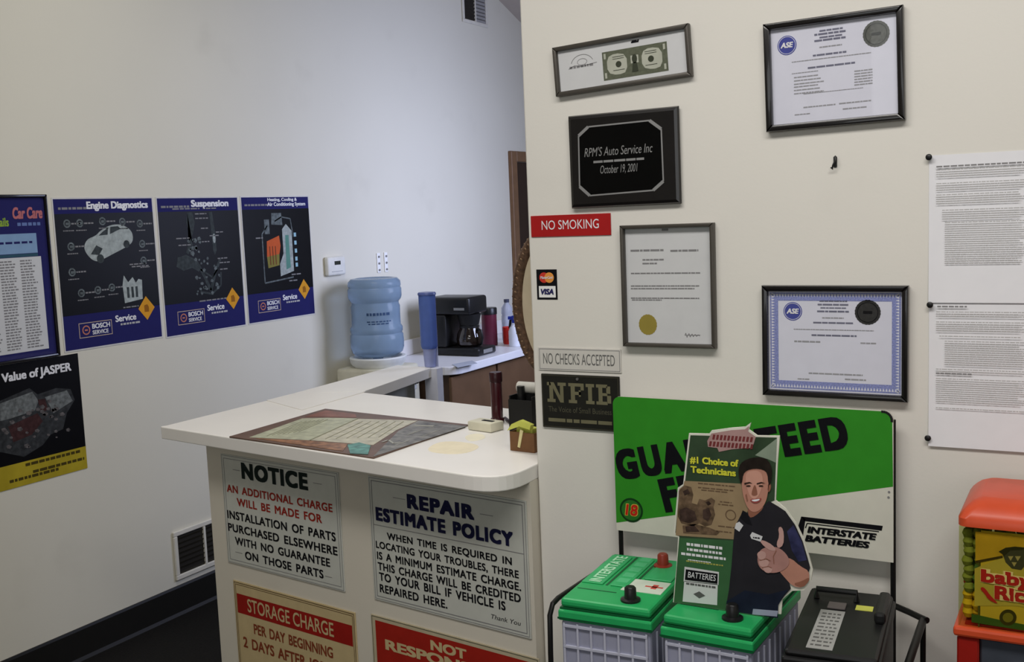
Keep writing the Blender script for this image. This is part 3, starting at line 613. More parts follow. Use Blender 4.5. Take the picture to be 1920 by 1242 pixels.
# ------------------------------------------------------------------ counter
CZ = 1.09; CT = .038; CA = -math.radians(8.0)
cp = lambda px, py: at_z(px, py, CZ)
t = counter = thing('service_counter', 'white topped service counter with four signs on its front, against the wall end', 'counter', (0, 0, 0))
A = cp(297, 800); B = Vector((XE, 2.079, CZ))
back_r = Vector((XE-.004, 2.79, CZ)); inner = cp(680, 737); outer = cp(500, 752)
r = .115; xe = XE-.003
fd = (Vector((xe, 2.072, 0))-Vector((A.x, A.y, 0))).normalized()
corner = Vector((xe, 2.072, 0)); p1 = corner-fd*r; p2 = corner+Vector((0, r, 0))
rc = [(p1.x*(1-s)**2+2*s*(1-s)*corner.x+s*s*p2.x, p1.y*(1-s)**2+2*s*(1-s)*corner.y+s*s*p2.y) for s in [i/8 for i in range(9)]]
lc = [(A.x+.012, A.y+.018), (A.x+.004, A.y+.006), (A.x+.012, A.y-.001)]
top = lc+rc+[(xe, 2.79), (inner.x, inner.y+.008), (inner.x-.03, inner.y+.002), (outer.x, outer.y+.118), (outer.x-.005, outer.y)]
MB().prism(top, CZ-CT, CZ, 'z', bev=.003).build('countertop', M_LAM, t)
PB = Plane(XE-.003, 2.205, CA)       # counter front
bl = -PB.uv(391, 900)[0]                            # body length
u, n_ = PB.u, PB.n
def bp(s_, d_): v = PB.o+u*s_-n_*d_; return (v.x, v.y)
body = [bp(-bl, 0), bp(0, 0), (XE-.003, 2.76), (bp(-bl, .42)[0], bp(-bl, .42)[1]+.05)]
MB().prism(body, 0.0, CZ-CT, 'z').build('counter_body', M_CBODY, t)
MB().prism(smooth_poly([(v.x, v.y) for v in [cp(795, 846), cp(820, 829), cp(860, 828), cp(905, 836), cp(880, 850), cp(840, 853)]], 2), CZ, CZ+.0004, 'z').build('coffee_stain', ink('stain_beige', 232, 222, 196, vary=.05, scale=30), t)
MB().prism(smooth_poly([(v.x, v.y) for v in [cp(868, 818), cp(900, 812), cp(915, 822), cp(880, 830)]], 2), CZ, CZ+.0004, 'z').build('coffee_stain', ink('stain_pale_yellow', 233, 227, 204, vary=.05, scale=30), t)
# ledge running back from the counter
t = thing('return_ledge', 'narrow white ledge running back from the counter along the walkway', 'ledge', (0, 0, 0))
e_out, e_in = cp(745, 686), cp(808, 691); seam = cp(565, 770)
lz = CZ+.0025
ledge = [(outer.x, outer.y), (seam.x, seam.y), (inner.x, inner.y-.002), (e_in.x, e_in.y), (e_out.x, e_out.y)]
MB().prism([(outer.x, outer.y), (seam.x+.002, seam.y), (inner.x+.002, inner.y-.01), (inner.x, inner.y+.02), (outer.x, outer.y+.13)], CZ+.0002, lz, 'z').build('laminate_overlap', M_LAM, t)
MB().prism([(outer.x-.001, outer.y+.125), (inner.x-.01, inner.y+.025), (e_in.x, e_in.y), (e_out.x, e_out.y)], lz-.04, lz, 'z', bev=.002).build('ledge_top', M_LAM, t)
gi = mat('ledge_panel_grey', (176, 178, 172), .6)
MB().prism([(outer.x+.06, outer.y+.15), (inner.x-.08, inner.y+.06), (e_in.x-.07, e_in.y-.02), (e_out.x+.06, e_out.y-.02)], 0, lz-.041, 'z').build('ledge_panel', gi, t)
MB().box(e_in.x-.035, e_in.x+.025, e_in.y+.002, e_in.y+.05, 0, lz-.002, .003, 1).build('end_post', mat('post_white', (214, 216, 228), .5), t)

# signs on the counter front
def sgn(name, label, corners, pm): 
    f = Flat(name, label, 'sign', PB, corners, .004, tilt=0.0); f.panel('sign_plate', pm, .0005, .004, .0008); return f
def k6(x, y): return (380+x/3.09, 840+y/3.09)
def k7(x, y): return (660+x/3.2525, 860+y/3.2525)
M_SIGNW = mat('sign_white', (196, 198, 190), .45, vary=.03); M_SIGNC = mat('sign_cream', (198, 178, 134), .45, vary=.05); M_SRED = ink('sign_brick_red', 158, 36, 26); M_SRED2 = ink('sign_deep_red', 150, 30, 24)
M_NVY = ink('sign_navy', 26, 28, 62)
D = .0045
f = sgn('notice_sign', 'white sign headed NOTICE on the counter front, upper left', [(412, 852), (627, 884), (653, 1113), (429, 1054)], M_SIGNW)
w, h = f.w/2, f.h/2; MB().outline(-w+.003, w-.003, -h+.003, h-.003, .0014, D).outline(-w+.012, w-.012, -h+.012, h-.012, .0016, D).build('sign_border', M_INKG, f.root)
f.text([('NOTICE', k6(228, 186), k6(612, 240), k6(228, 92), {'bold': .042, 'word': 1.3, 'space': 1.16})], D).build('heading', ink('sign_green_black', 22, 34, 32), f.root)
f.text([('AN ADDITIONAL CHARGE', k6(142, 256), k6(754, 373), k6(142, 212), {'bold': .022, 'word': 1.5, 'space': 1.08}), ('WILL BE MADE FOR', k6(200, 336), k6(693, 438), k6(200, 290), {'bold': .022, 'word': 1.5, 'space': 1.08})], D).build('red_lettering', ink('notice_red', 146, 42, 32), f.root)
f.text([('INSTALLATION OF PARTS', k6(145, 411), k6(773, 540), k6(145, 364), {'bold': .022, 'word': 1.5, 'space': 1.08}), ('PURCHASED ELSEWHERE', k6(150, 486), k6(783, 620), k6(150, 440), {'bold': .022, 'word': 1.5, 'space': 1.08}),
        ('WITH NO GUARANTEE', k6(190, 562), k6(740, 690), k6(190, 517), {'bold': .022, 'word': 1.5, 'space': 1.08}), ('ON THOSE PARTS', k6(248, 648), k6(702, 756), k6(248, 602), {'bold': .022, 'word': 1.5, 'space': 1.08})], D).build('black_lettering', M_INK, f.root)
rl = MB()
for x0, x1, y in ((175, 215, 128), (640, 690, 205), (190, 230, 605), (710, 750, 745)):
    p, q = f.L(*k6(x0, y)), f.L(*k6(x1, y)); rl.rect(p[0], q[0], p[1], p[1]+.0018, D)
rl.build('rule_dashes', M_INKG, f.root)
f = sgn('policy_sign', 'white sign headed REPAIR ESTIMATE POLICY on the counter front', [(690, 893), (981, 938), (1001, 1196), (702, 1128)], M_SIGNW)
w, h = f.w/2, f.h/2; p = f.L(*k7(575, 492))
ol = MB().outline(-w+.004, w-.004, -h+.004, h-.004, .0014, D).outline(-w+.011, w-.011, -h+.011, h-.011, .0022, D).rect(-w+.011, w-.011, p[1], p[1]+.002, D); ol.build('sign_border', M_INKG, f.root)
f.text([('REPAIR', k7(338, 311), k7(747, 368), k7(338, 224), {'bold': .042, 'word': 1.3, 'space': 1.16}), ('ESTIMATE POLICY', k7(148, 388), k7(985, 528), k7(148, 306), {'bold': .042, 'word': 1.3, 'space': 1.16})], D).build('heading', M_NVY, f.root)
f.text([('WHEN TIME IS REQUIRED IN', k7(215, 501), k7(976, 643), k7(215, 459), {'bold': .022, 'word': 1.5, 'space': 1.08}), ('LOCATING YOUR TROUBLES, THERE', k7(148, 556), k7(1018, 720), k7(148, 513), {'bold': .022, 'word': 1.5, 'space': 1.08}),
        ('IS A MINIMUM ESTIMATE CHARGE.', k7(155, 626), k7(1032, 795), k7(155, 580), {'bold': .022, 'word': 1.5, 'space': 1.08}), ('THIS CHARGE WILL BE CREDITED', k7(160, 692), k7(1030, 866), k7(160, 645), {'bold': .022, 'word': 1.5, 'space': 1.08}),
        ('TO YOUR BILL IF VEHICLE IS', k7(168, 757), k7(937, 914), k7(168, 707), {'bold': .022, 'word': 1.5, 'space': 1.08}), ('REPAIRED HERE.', k7(172, 826), k7(582, 905), k7(172, 777), {'bold': .022, 'word': 1.5, 'space': 1.08}),
        ('Thank You', k7(850, 982), k7(1030, 1016), k7(850, 955), {'shear': .2})], D).build('lettering', M_INK, f.root)
rl = MB()
for x0, x1, y in ((250, 325, 240), (780, 860, 340)):
    p, q = f.L(*k7(x0, y)), f.L(*k7(x1, y)); rl.rect(p[0], q[0], p[1], p[1]+.0018, D)
rl.build('rule_dashes', M_INKG, f.root)
f = sgn('storage_sign', 'cream sign with red STORAGE CHARGE band, below the NOTICE sign', [(431, 1088), (659, 1147), (686, 1404), (459, 1320)], M_SIGNC)
w, h = f.w/2, f.h/2; MB().outline(-w+.004, w-.004, -h+.004, h-.004, .002, D).outline(-w+.010, w-.010, -h+.010, h-.010, .0016, D).build('sign_border', ink('sign_olive_line', 92, 70, 44), f.root)
p, q = f.L(*k6(200, 865)), f.L(*k6(205, 962)); MB().rect(-w+.014, w-.014, f.L(*k6(520, 1048))[1], f.L(*k6(515, 932))[1], D).build('red_band', M_SRED2, f.root)
f.text([('STORAGE CHARGE', k6(264, 960), k6(762, 1088), k6(264, 885), {'bold': .01})], D+.0004).build('band_lettering', M_SIGNC, f.root)
f.text([('PER DAY BEGINNING', k6(300, 1092), k6(756, 1207), k6(300, 1034), {'bold': .02, 'word': 1.5}), ('2 DAYS AFTER JOB', k6(240, 1172), k6(716, 1290), k6(240, 1112), {'bold': .02, 'word': 1.5})], D).build('lettering', ink('storage_red_brown', 130, 62, 38), f.root)
f = sgn('liability_sign', 'red sign reading NOT RESPONSIBLE, below the REPAIR sign', [(697, 1160), (1003, 1226), (1026, 1484), (708, 1395)], mat('sign_cream_rim', (188, 176, 148), .45, vary=.05))
w, h = f.w/2, f.h/2; MB().rect(-w+.016, w-.016, -h+.016, h-.014, D).build('red_field', M_SRED, f.root)
MB().outline(-w+.003, w-.003, -h+.003, h-.003, .0016, D).build('sign_border', ink('liability_line', 70, 74, 56), f.root)
f.text([('NOT', k7(482, 1178), k7(700, 1217), k7(482, 1118), {'bold': .03}), ('RESPONSIBLE', k7(208, 1206), k7(976, 1345), k7(208, 1144), {'bold': .03})], D+.0004).build('lettering', M_SIGNC, f.root)

# ------------------------------------------------------------------ things on the counter
def on_counter(name, label, cat, px, py, rz=0.0, z=CZ+.0006): v = at_z(px, py, z); return thing(name, label, cat, (v.x, v.y, z), rz)
def ct(pts, z): return [(v.x, v.y) for v in (at_z(*p, z) for p in pts)]
def k5(x, y): return (380+x/3, 720+y/3)
t = thing('counter_mat', 'brown edged desk mat with maps and flyers under it, on the counter', 'desk mat', (0, 0, 0))
z = CZ+.0006
MB().prism(ct([k5(150, 302), k5(690, 145), k5(1500, 235), k5(962, 422)], z), z, z+.003, 'z').build('mat_base', mat('mat_brown', (98, 74, 60), .4, vary=.2, scale=18), t)
z2 = z+.003
def flyer(nm, pts, m, dz): MB().prism(ct([k5(*p) for p in pts], z2), z2+dz, z2+dz+.0006, 'z').build(nm, m, t)
mp = ink('map_green_grey', 172, 174, 150, rough=.3, vary=.22, scale=40); mp2 = ink('map_pale', 182, 178, 158, rough=.3, vary=.22, scale=45)
flyer('green_map', [(262, 302), (560, 196), (700, 192), (872, 196), (600, 318)], mp, .0)
flyer('pale_map', [(606, 318), (876, 198), (1210, 208), (1090, 262), (960, 345), (820, 335)], mp2, .0)
flyer('grey_flyer', [(958, 412), (1100, 268), (1215, 208), (1485, 240)], ink('flyer_slate', 112, 110, 104, rough=.3, vary=.6, scale=38), .0002)
flyer('red_brown_strip', [(575, 186), (690, 150), (860, 172), (866, 190)], ink('flyer_red_brown', 128, 82, 66, rough=.3, vary=.25, scale=30), .0)
flyer('orange_strip', [(300, 308), (600, 322), (815, 340), (790, 380)], ink('flyer_orange_brown', 136, 98, 70, rough=.3, vary=.5, scale=45), .0002)
flyer('teal_picture', [(815, 345), (880, 332), (945, 350), (930, 400), (830, 395)], ink('flyer_teal', 86, 138, 128, rough=.3, vary=.4, scale=45), .0008)
mk = MB()
def mline(pts, wd):
    q = [at_z(*k5(*p), z2) for p in pts]
    for a_, b2 in zip(q, q[1:]):
        dd = (b2-a_).normalized(); nn = Vector((-dd.y, dd.x, 0))*wd/2
        mk.prism([(v.x, v.y) for v in (a_+nn, b2+nn, b2-nn, a_-nn)], z2+.0008, z2+.0014, 'z')
mline([(1010, 330), (1045, 318), (1075, 338), (1110, 330)], .006); mline([(1150, 290), (1230, 262), (1300, 250)], .003); mline([(1080, 350), (1160, 320)], .003); mline([(1190, 235), (1300, 240)], .010); mline([(1230, 300), (1330, 262)], .002)
mk.build('flyer_scribbles', ink('flyer_pale_line', 168, 168, 162), t)
mk = MB()
for k in range(7): mline([(360+k*30, 296-k*4), (560+k*24, 214-k*2)], .0016)
for k in range(6): mline([(690+k*60, 312-k*2), (900+k*46, 214)], .0014)
mline([(604, 319), (874, 197)], .004)
mk.build('map_print', ink('map_ink', 138, 138, 118), t)
# pen rest block, maroon tube, pen
t = on_counter('note_dispenser', 'small off-white plastic pad dispenser on the counter beside the maroon tube', 'pad dispenser', 911, 806, math.radians(-12))
MB().box(-.045, .045, -.028, .028, 0, .026, .004, 2).build('block', mat('ivory_plastic', (216, 212, 190), .5), t, True)
MB().box(-.01, .03, -.006, .006, .0255, .0275).build('slot', M_BLKMAT, t)
t = on_counter('maroon_tube', 'tall maroon cylinder standing upright at the back of the counter', 'cylinder', 933, 792)
mm = mat('maroon_enamel', (62, 20, 28), .22, coat=.4)
MB().lathe([(0, 0), (.019, 0), (.020, .002), (.020, .012), (.017, .014), (.017, .118), (.0165, .12), (0, .12)]).build('tube_body', mm, t, True)
MB().lathe([(0, .1205), (.0188, .1205), (.0192, .123), (.0192, .146), (.017, .149), (0, .149)]).build('tube_cap', mat('maroon_cap', (48, 18, 24), .3), t, True)
t = thing('ballpoint_pen', 'dark pen lying on the counter behind the maroon tube', 'pen', at_z(956, 791, CZ+.0062))
d_ = (at_z(968, 801, CZ+.005)-at_z(944, 783, CZ+.005)).normalized()
MB().cyl(-d_*.06, d_*.045, .0045, 12).build('pen_barrel', mat('pen_plum', (58, 40, 48), .4), t, True)
MB().cyl(d_*.0455, d_*.06, .0045, 12, .001).build('pen_tip', M_STEEL, t, True)
# desk organizer at the wall end
t = on_counter('desk_organizer', 'black desk organizer with a white roll on top, tucked at the wall end', 'organizer', 992, 812, math.radians(-4))
MB().box(-.065, .012, .0, .004, 0, .09).box(-.065, .012, .09, .094, 0, .105).box(-.065, -.061, .0045, .0895, 0, .10).box(.008, .012, .0045, .0895, 0, .10).box(-.061, .008, .0045, .0895, 0, .006).box(-.061, .008, .045, .049, .006, .1).build('tray', M_BLKMAT, t)
MB().cyl((-.04, .028, .0062), (-.04, .028, .125), .011, 14).build('black_marker', M_BLACK, t, True)
MB().box(-.03, .006, .052, .088, .0065, .092).build('card_stack', ink('card_grey', 110, 106, 100), t)
MB().cyl((-.06, .05, .118), (.01, .05, .118), .016, 20).build('paper_roll', mat('roll_white', (206, 204, 196), .7), t, True)
t = on_counter('cardboard_box', 'small brown cardboard box with yellow green notes, in front of the black organizer', 'box', 984, 848, math.radians(-6))
kb = mat('kraft_card', (112, 78, 48), .7, vary=.1, scale=60)
MB().box(-.045, .03, 0, .003, 0, .05).box(-.045, .03, .049, .052, 0, .05).box(-.045, -.042, .003, .049, 0, .05).box(.027, .03, .003, .049, 0, .05).box(-.042, .027, .003, .049, 0, .004).build('box_shell', kb, t)
yn = mat('note_yellow_green', (196, 200, 92), .6)
MB().box(-.036, .012, .010, .040, .0045, .060, .001, 1, M=Matrix.Rotation(math.radians(6), 4, 'Y')).build('note_pad', yn, t)
MB().prism([(-.05, .052), (-.012, .066), (.02, .060), (.024, .072), (-.01, .082), (-.036, .070)], -.004, .012, 'y').build('folded_note', yn, t)
MB().prism([(-.010, .058), (-.020, .012), (-.013, .010), (-.001, .055)], -.0032, -.0006, 'y').build('paper_tongue', mat('note_cream', (214, 204, 150), .6), t)

# ------------------------------------------------------------------ back counter
BZ = .90; Y0, Y1, XF = 4.735, 6.33, -2.985
t = thing('back_counter', 'white topped back counter with brown cabinet doors along the left wall', 'counter', (0, 0, 0))
pts = [(XL+.002, Y0-.03), (XF-.10, Y0-.03)]+[(XF-.10+.10*math.sin(a), Y0+.07-.10*math.cos(a)) for a in [math.pi/2*i/8 for i in range(1, 9)]]+[(XF, Y1), (XL+.002, Y1)]
MB().prism(pts, BZ-.045, BZ, 'z', bev=.004).build('countertop', mat('back_laminate', (228, 228, 232), .35, vary=.02), t)
MB().box(XL+.002, XL+.02, Y0, Y1, BZ+.0005, BZ+.09, .003, 1).build('backsplash', M_LAMF, t)
wd = mat('cabinet_brown', (104, 78, 56), .5, vary=.1, scale=10); wd2 = mat('cabinet_brown_dark', (72, 52, 38), .5, vary=.1, scale=10)
MB().box(XL+.002, XF-.06, Y0+.02, Y1-.01, .09, BZ-.046).build('cabinet_body', wd2, t)
MB().box(XL+.002, XF-.12, Y0+.04, Y1-.01, 0, .09).build('toe_kick', M_BLKMAT, t)
for k, (ya, yb) in enumerate(((4.74, 5.22), (5.24, 5.72), (5.80, 6.29))):
    dd = MB().box(XF-.06, XF-.04, ya, yb, .11, BZ-.06, .003, 1).build('cabinet_door', wd, t)
    MB().cyl((XF-.04, yb-.05, .66), (XF-.022, yb-.05, .66), .008, 12).build('door_knob', M_STEEL, dd, True)
MB().box(XF-.06, XF-.036, 5.735, 5.785, .09, BZ-.05).build('white_stile', mat('stile_white', (206, 202, 194), .5), t)
BZe = BZ+.0008
# water cooler
t = thing('water_cooler', 'cream floor standing water cooler under the blue bottle', 'water cooler', (XL+.20, 4.525, 0))
cm = mat('cooler_cream', (206, 202, 182), .45)
MB().box(-.165, .155, -.155, .155, .03, .925, .018, 3).build('cabinet', cm, t, True)
MB().box(-.15, .14, -.14, .14, 0, .03).build('plinth', M_BLKMAT, t)
MB().lathe([(.0, .924), (.125, .924), (.145, .945), (.150, .972), (.146, .978), (.128, .978), (.10, .955), (0, .955)], n=40).build('bottle_collar', mat('cooler_white', (226, 228, 226), .4), t, True)
for y, c in ((-.045, M_PAPER), (.045, M_BLACK)):
    s_ = MB().box(.156, .20, y-.012, y+.012, .80, .83, .004, 2).cyl((.185, y, .80), (.185, y, .775), .008, 12).build('spigot', mat('spigot_grey', (180, 182, 180), .4), t)
    MB().box(.165, .215, y-.010, y+.010, .8305, .842, .003, 1).build('spigot_lever', c, s_)
MB().box(.156, .23, -.09, .09, .60, .625, .004, 2).build('drip_tray', M_BLACK, t)
bt = mat('bottle_blue', (150, 174, 200), .18, vary=.05, scale=14, trans=.55, ior=1.2)
t = thing('water_bottle', 'large blue water bottle upside down on the cream cooler', 'water bottle', (XL+.20, 4.525, .979))
prof = [(0, .002), (.105, .002), (.132, .02), (.140, .045), (.141, .08), (.139, .112), (.133, .122), (.138, .132), (.138, .150), (.129, .165), (.128, .215), (.129, .262), (.124, .275), (.124, .285), (.136, .300), (.141, .315), (.141, .352), (.136, .362), (.139, .372), (.137, .392), (.122, .408), (.10, .411), (.085, .404), (0, .404)]
MB().lathe(prof, n=48).build('bottle_body', bt, t, True)
MB().lathe([(.0, -.022), (.026, -.022), (.028, 0), (.03, .0015), (0, .0015)], n=24).build('bottle_neck', bt, t, True)
lb = MB(); rnd = random.Random(4)
for z, h_, a0, a1 in ((.222, .014, -75, -25), (.188, .006, -75, -20), (.176, .006, -72, -25)):
    a = a0
    while a < a1:
        da = rnd.uniform(4, 9); p = [(.1302*math.cos(math.radians(q)), .1302*math.sin(math.radians(q))) for q in (a, a+da)]
        vs = [lb.bm.verts.new((p[0][0], p[0][1], z)), lb.bm.verts.new((p[1][0], p[1][1], z)), lb.bm.verts.new((p[1][0], p[1][1], z+h_)), lb.bm.verts.new((p[0][0], p[0][1], z+h_))]
        lb.bm.faces.new(vs); a += da+2.5
lb.build('bottle_print', ink('bottle_print_navy', 62, 84, 120), t)
# cup dispenser on the end post
t = thing('cup_dispenser', 'blue translucent cup dispenser tube fixed on the end of the white ledge', 'cup dispenser', (e_in.x-.02, e_in.y+.026, lz))
ct_ = mat('dispenser_blue', (104, 130, 206), .15, vary=.05, trans=.35, ior=1.2)
MB().lathe([(.0, .075), (.030, .075), (.033, .082), (.0345, .09), (.0345, .292), (.0, .292)], n=32).build('tube', ct_, t, True)
MB().lathe([(0, .2925), (.037, .2925), (.037, .299), (.034, .303), (0, .303)], n=32).build('tube_cap', mat('dispenser_cap', (86, 100, 160), .35), t, True)
MB().lathe([(0, .0005), (.022, .0005), (.024, .03), (.027, .0745), (0, .0745)], n=28).build('paper_cups', mat('cup_lilac', (150, 160, 208), .5), t, True)
MB().box(-.012, .012, .0345, .045, -.12, .25, .002, 1).build('mount_strip', mat('mount_pale', (190, 196, 220), .4), t)
# coffee maker
t = thing('coffee_maker', 'black drip coffee maker on the back counter', 'coffee maker', (-3.235, 5.20, BZe))
MB().box(-.17, .17, -.10, .10, 0, .045, .012, 3).build('base', M_BLACK, t, True)
MB().box(-.17, -.045, -.10, .10, .0455, .235, .012, 3).build('water_tank', M_BLACK, t, True)
MB().box(-.17, .12, -.105, .105, .2355, .335, .016, 3).build('brew_head', M_BLACK, t, True)
MB().lathe([(0, .17), (.055, .17), (.07, .232), (0, .232)], c=(.055, 0, 0), n=28).build('filter_basket', M_BLKMAT, t, True)
cf = MB().lathe([(0, .0475), (.06, .0475), (.074, .06), (.078, .09), (.07, .125), (.055, .15), (.055, .155), (0, .155)], c=(.055, 0, 0), n=32).build('carafe', mat('carafe_dark_glass', (34, 26, 22), .05, coat=.5, spec=.7), t, True)
MB().lathe([(0, .1552), (.058, .1552), (.058, .166), (0, .166)], c=(.055, 0, 0), n=28).build('carafe_lid', M_BLACK, cf, True)
MB().tube([(.118, -.012, .145), (.150, -.03, .14), (.158, -.034, .10), (.148, -.028, .065), (.132, -.018, .06)], .008, 10).build('carafe_handle', M_BLACK, cf, True)
MB().box(.02, .09, -.1065, -.1052, .262, .276).build('badge', M_SILV, t)
MB().box(.171, .1725, -.05, .05, .012, .034).build('switch_panel', M_SILV, t)
def bz(px, py): v = at_z(px, py, BZe); return (v.x, v.y, BZe)
t = thing('coffee_canister', 'maroon canister with a black lid behind the coffee maker', 'canister', (-3.27, 5.58, BZe))
MB().lathe([(0, 0), (.045, 0), (.047, .004), (.047, .19), (0, .19)]).build('can_body', mat('canister_maroon', (94, 34, 52), .35), t, True)
MB().lathe([(0, .1905), (.05, .1905), (.05, .225), (.046, .231), (0, .231)]).build('can_lid', M_BLACK, t, True)
t = thing('red_mug', 'red mug on the back counter, right of the coffee maker', 'mug', (-3.18, 5.66, BZe))
rm = mat('mug_red', (190, 44, 36), .35)
MB().lathe([(0, 0), (.034, 0), (.038, .006), (.040, .105), (.037, .105), (.035, .01), (0, .008)]).build('mug_body', rm, t, True)
MB().tube([(.02, -.034, .09), (.03, -.058, .085), (.03, -.062, .05), (.02, -.036, .025)], .006, 8).build('mug_handle', rm, t, True)
t = thing('spray_bottle', 'white spray bottle with a blue trigger head, beside the red mug', 'spray bottle', (-3.09, 5.57, BZe))
MB().lathe([(0, 0), (.034, 0), (.037, .006), (.037, .09), (.028, .115), (.014, .128), (.013, .14), (0, .14)]).build('bottle_body', mat('spray_white', (220, 224, 234), .4), t, True)
MB().box(-.012, .03, -.012, .012, .1405, .185, .004, 2).box(-.04, -.0125, -.008, .008, .16, .18, .003, 2).build('spray_head', mat('spray_blue', (42, 60, 168), .35), t, True)
MB().prism([(-.03, .159), (-.02, .159), (-.022, .13), (-.034, .105), (-.038, .11)], -.006, .006, 'y').build('trigger', M_BLACK, t)
t = thing('clear_bottle', 'clear plastic bottle with a dark cap behind the spray bottle', 'bottle', (-3.29, 5.84, BZe))
MB().lathe([(0, 0), (.034, 0), (.036, .006), (.036, .15), (.033, .16), (.036, .17), (.034, .205), (.016, .232), (.014, .238), (0, .238)]).build('bottle_body', mat('clear_plastic', (206, 212, 228), .15, trans=.6, ior=1.2), t, True)
MB().lathe([(0, .2385), (.017, .2385), (.017, .258), (0, .258)]).build('bottle_cap', mat('cap_slate', (62, 66, 84), .4), t, True)
t = thing('napkin_stack', 'stack of white paper napkins near the door end of the back counter', 'napkins', (-3.08, 5.77, BZe), .1)
for k in range(4): MB().box(-.075, .075, -.07, .07, .016*k, .016*k+.0155, .004, 2, M=Matrix.Rotation(.05*(k-1.5), 4, 'Z')).build('napkin_fold', mat('napkin_white', (230, 232, 240), .8), t)
t = thing('folded_paper', 'bluish sheet of paper lying on the back counter in front of the coffee maker', 'paper', (0, 0, 0))
MB().prism([(v_.x, v_.y) for v_ in (at_z(848, 684, BZe), at_z(885, 677, BZe), at_z(895, 682, BZe), at_z(858, 690, BZe))], BZe, BZe+.002, 'z').build('sheet', mat('blue_grey_paper', (176, 182, 196), .6), t)

# wicker rimmed hanging on the back of the right wall
t = thing('wicker_hanging', 'oval beige panel with a brown woven rim, hanging behind the wall\'s free edge', 'wall hanging', (*(lambda q: (q[0], YR+.1205, q[1]))(Plane(0, YR+.136, 0).uv(1033, 570)),), 0)
cx, cz, rx, rz_ = 0, 0, .094, .178
MB().prism([(cx+rx*.86*math.cos(a), cz+rz_*.90*math.sin(a)) for a in [2*math.pi*i/40 for i in range(40)]], .012, .020, 'y').build('panel', mat('hanging_beige', (196, 182, 156), .7), t)
rim = mat('wicker_brown', (84, 62, 46), .75, vary=.45, scale=120, bump=.6)
MB().tube([(cx+rx*math.cos(a), .016, cz+rz_*math.sin(a)) for a in [2*math.pi*i/48 for i in range(48)]], .0150, 10, True).build('woven_rim', rim, t, True)
wr = MB()
for k in range(60):
    a = 2*math.pi*k/60; p = Vector((cx+rx*math.cos(a), .016, cz+rz_*math.sin(a))); q = Vector((cx+rx*math.cos(a+.09), .016, cz+rz_*math.sin(a+.09))); dd = (q-p).normalized(); o_ = Vector((dd.z, 0, -dd.x))
    wr.tube([p+o_*.015+Vector((0, -.002, 0)), p+dd*.006+Vector((0, -.0148, 0)), q-o_*.015], .0022, 6)
wr.build('binding', mat('wicker_tan', (138, 112, 86), .75, vary=.3, scale=90), t, True)

# ------------------------------------------------------------------ battery rack
t = rack = thing('battery_rack', 'black wire battery rack with a green and white guarantee sign, against the right wall', 'display rack', (0, 0, 0))
PS = Plane(0, YR-.035, 0)
f = Flat('x', 'x', 'x', PS, [(1147, 744), (1677, 770), (1673, 1055), (1158, 995)], .004, tilt=0.0)
w, h = f.w/2, f.h/2; sroot = f.root
def rr(w, h, r): return arc(w-r, h-r, r, 0, 90, 5)+arc(-w+r, h-r, r, 90, 180, 5)+[(-w, -h), (w, -h)]
sy = YR-.035
def place(o): o.matrix_local = Matrix.Translation((f.c[0], sy, f.c[1])); return o
sp = place(MB().prism(rr(w, h, .018), -.004, 0, 'y').build('sign_panel', mat('rack_sign_white', (212, 210, 198), .45, vary=.03), rack))
grn = ink('sign_green', 52, 138, 40, vary=.04, rough=.4)
gl, gr_ = f.L(1152, 980), f.L(1676, 913)
def child(o): o.parent = sp; return o
gp = arc(w-.03-.022, h-.022, .022, 0, 90, 5)
child(MB().face(arc(w-.022, h-.022, .020, 0, 90, 5)+arc(-w+.018, h-.018, .018, 90, 180, 5)+[(-w, gl[1]), (w-.0005, gr_[1])], .0044).build('green_field', grn, sp))
child(MB().stroke(arc(w-.020, h-.020, .0175, -10, 100, 8), .005, .0049).build('corner_trim', M_BLACK, sp))
def kg(x, y): return (1120+x/3.31, 720+y/3.31)
child(f.text([('GUARANTEED', kg(140, 598), kg(1574, 398), kg(106, 413), {'bold': .044, 'rot': True, 'space': 1.22}), ('FRESH', kg(425, 800), kg(1090, 700), kg(388, 590), {'bold': .044, 'rot': True, 'space': 1.2})], .0049).build('guarantee_lettering', M_INK, sp))
c = f.L(1184, 957); r = .0285
child(MB().disc(c[0], c[1], r, .0049).build('number_disc', ink('disc_dark_green', 20, 58, 24), sp))
child(MB().disc(c[0], c[1], r*.84, .0053).build('number_disc_centre', ink('disc_green', 44, 110, 40), sp))
child(text_items([('18', (c[0]-.016, c[1]-.0135), (c[0]+.018, c[1]-.0135), (c[0]-.016, c[1]+.0155), {'bold': .036, 'shear': .15})], .0057).build('number_outline', ink('disc_yellow', 206, 178, 74), sp))
child(text_items([('18', (c[0]-.0145, c[1]-.012), (c[0]+.0165, c[1]-.012), (c[0]-.0145, c[1]+.014), {'bold': .02, 'shear': .15})], .0061).build('number_lettering', ink('disc_red', 190, 40, 26), sp))
child(f.text([('INTERSTATE', kg(1303, 921), kg(1735, 975), kg(1303, 880), {'bold': .04, 'shear': .2, 'rot': False}), ('BATTERIES', kg(1288, 972), kg(1692, 1026), kg(1288, 932), {'bold': .04, 'shear': .2})], .0046).build('maker_lettering', M_INK, sp))
lgm = MB(); lgm.face(f.P([kg(1268, 824), kg(1772, 882), kg(1765, 912), kg(1285, 852)]), .0046); lgm.face(f.P([kg(1266, 824), kg(1292, 840), kg(1276, 950), kg(1248, 880)]), .0046); lgm.stroke(f.P([kg(1292, 895), kg(1302, 866), kg(1748, 918)]), .0022, .0046)
child(lgm.build('maker_emblem', M_INK, sp))
child(MB().disc(*f.L(1667, 923), .0025, .0048, 10).disc(*f.L(1666, 933), .0025, .0048, 10).build('rivet_holes', M_INKG, sp))
bpy.data.objects.remove(sroot)
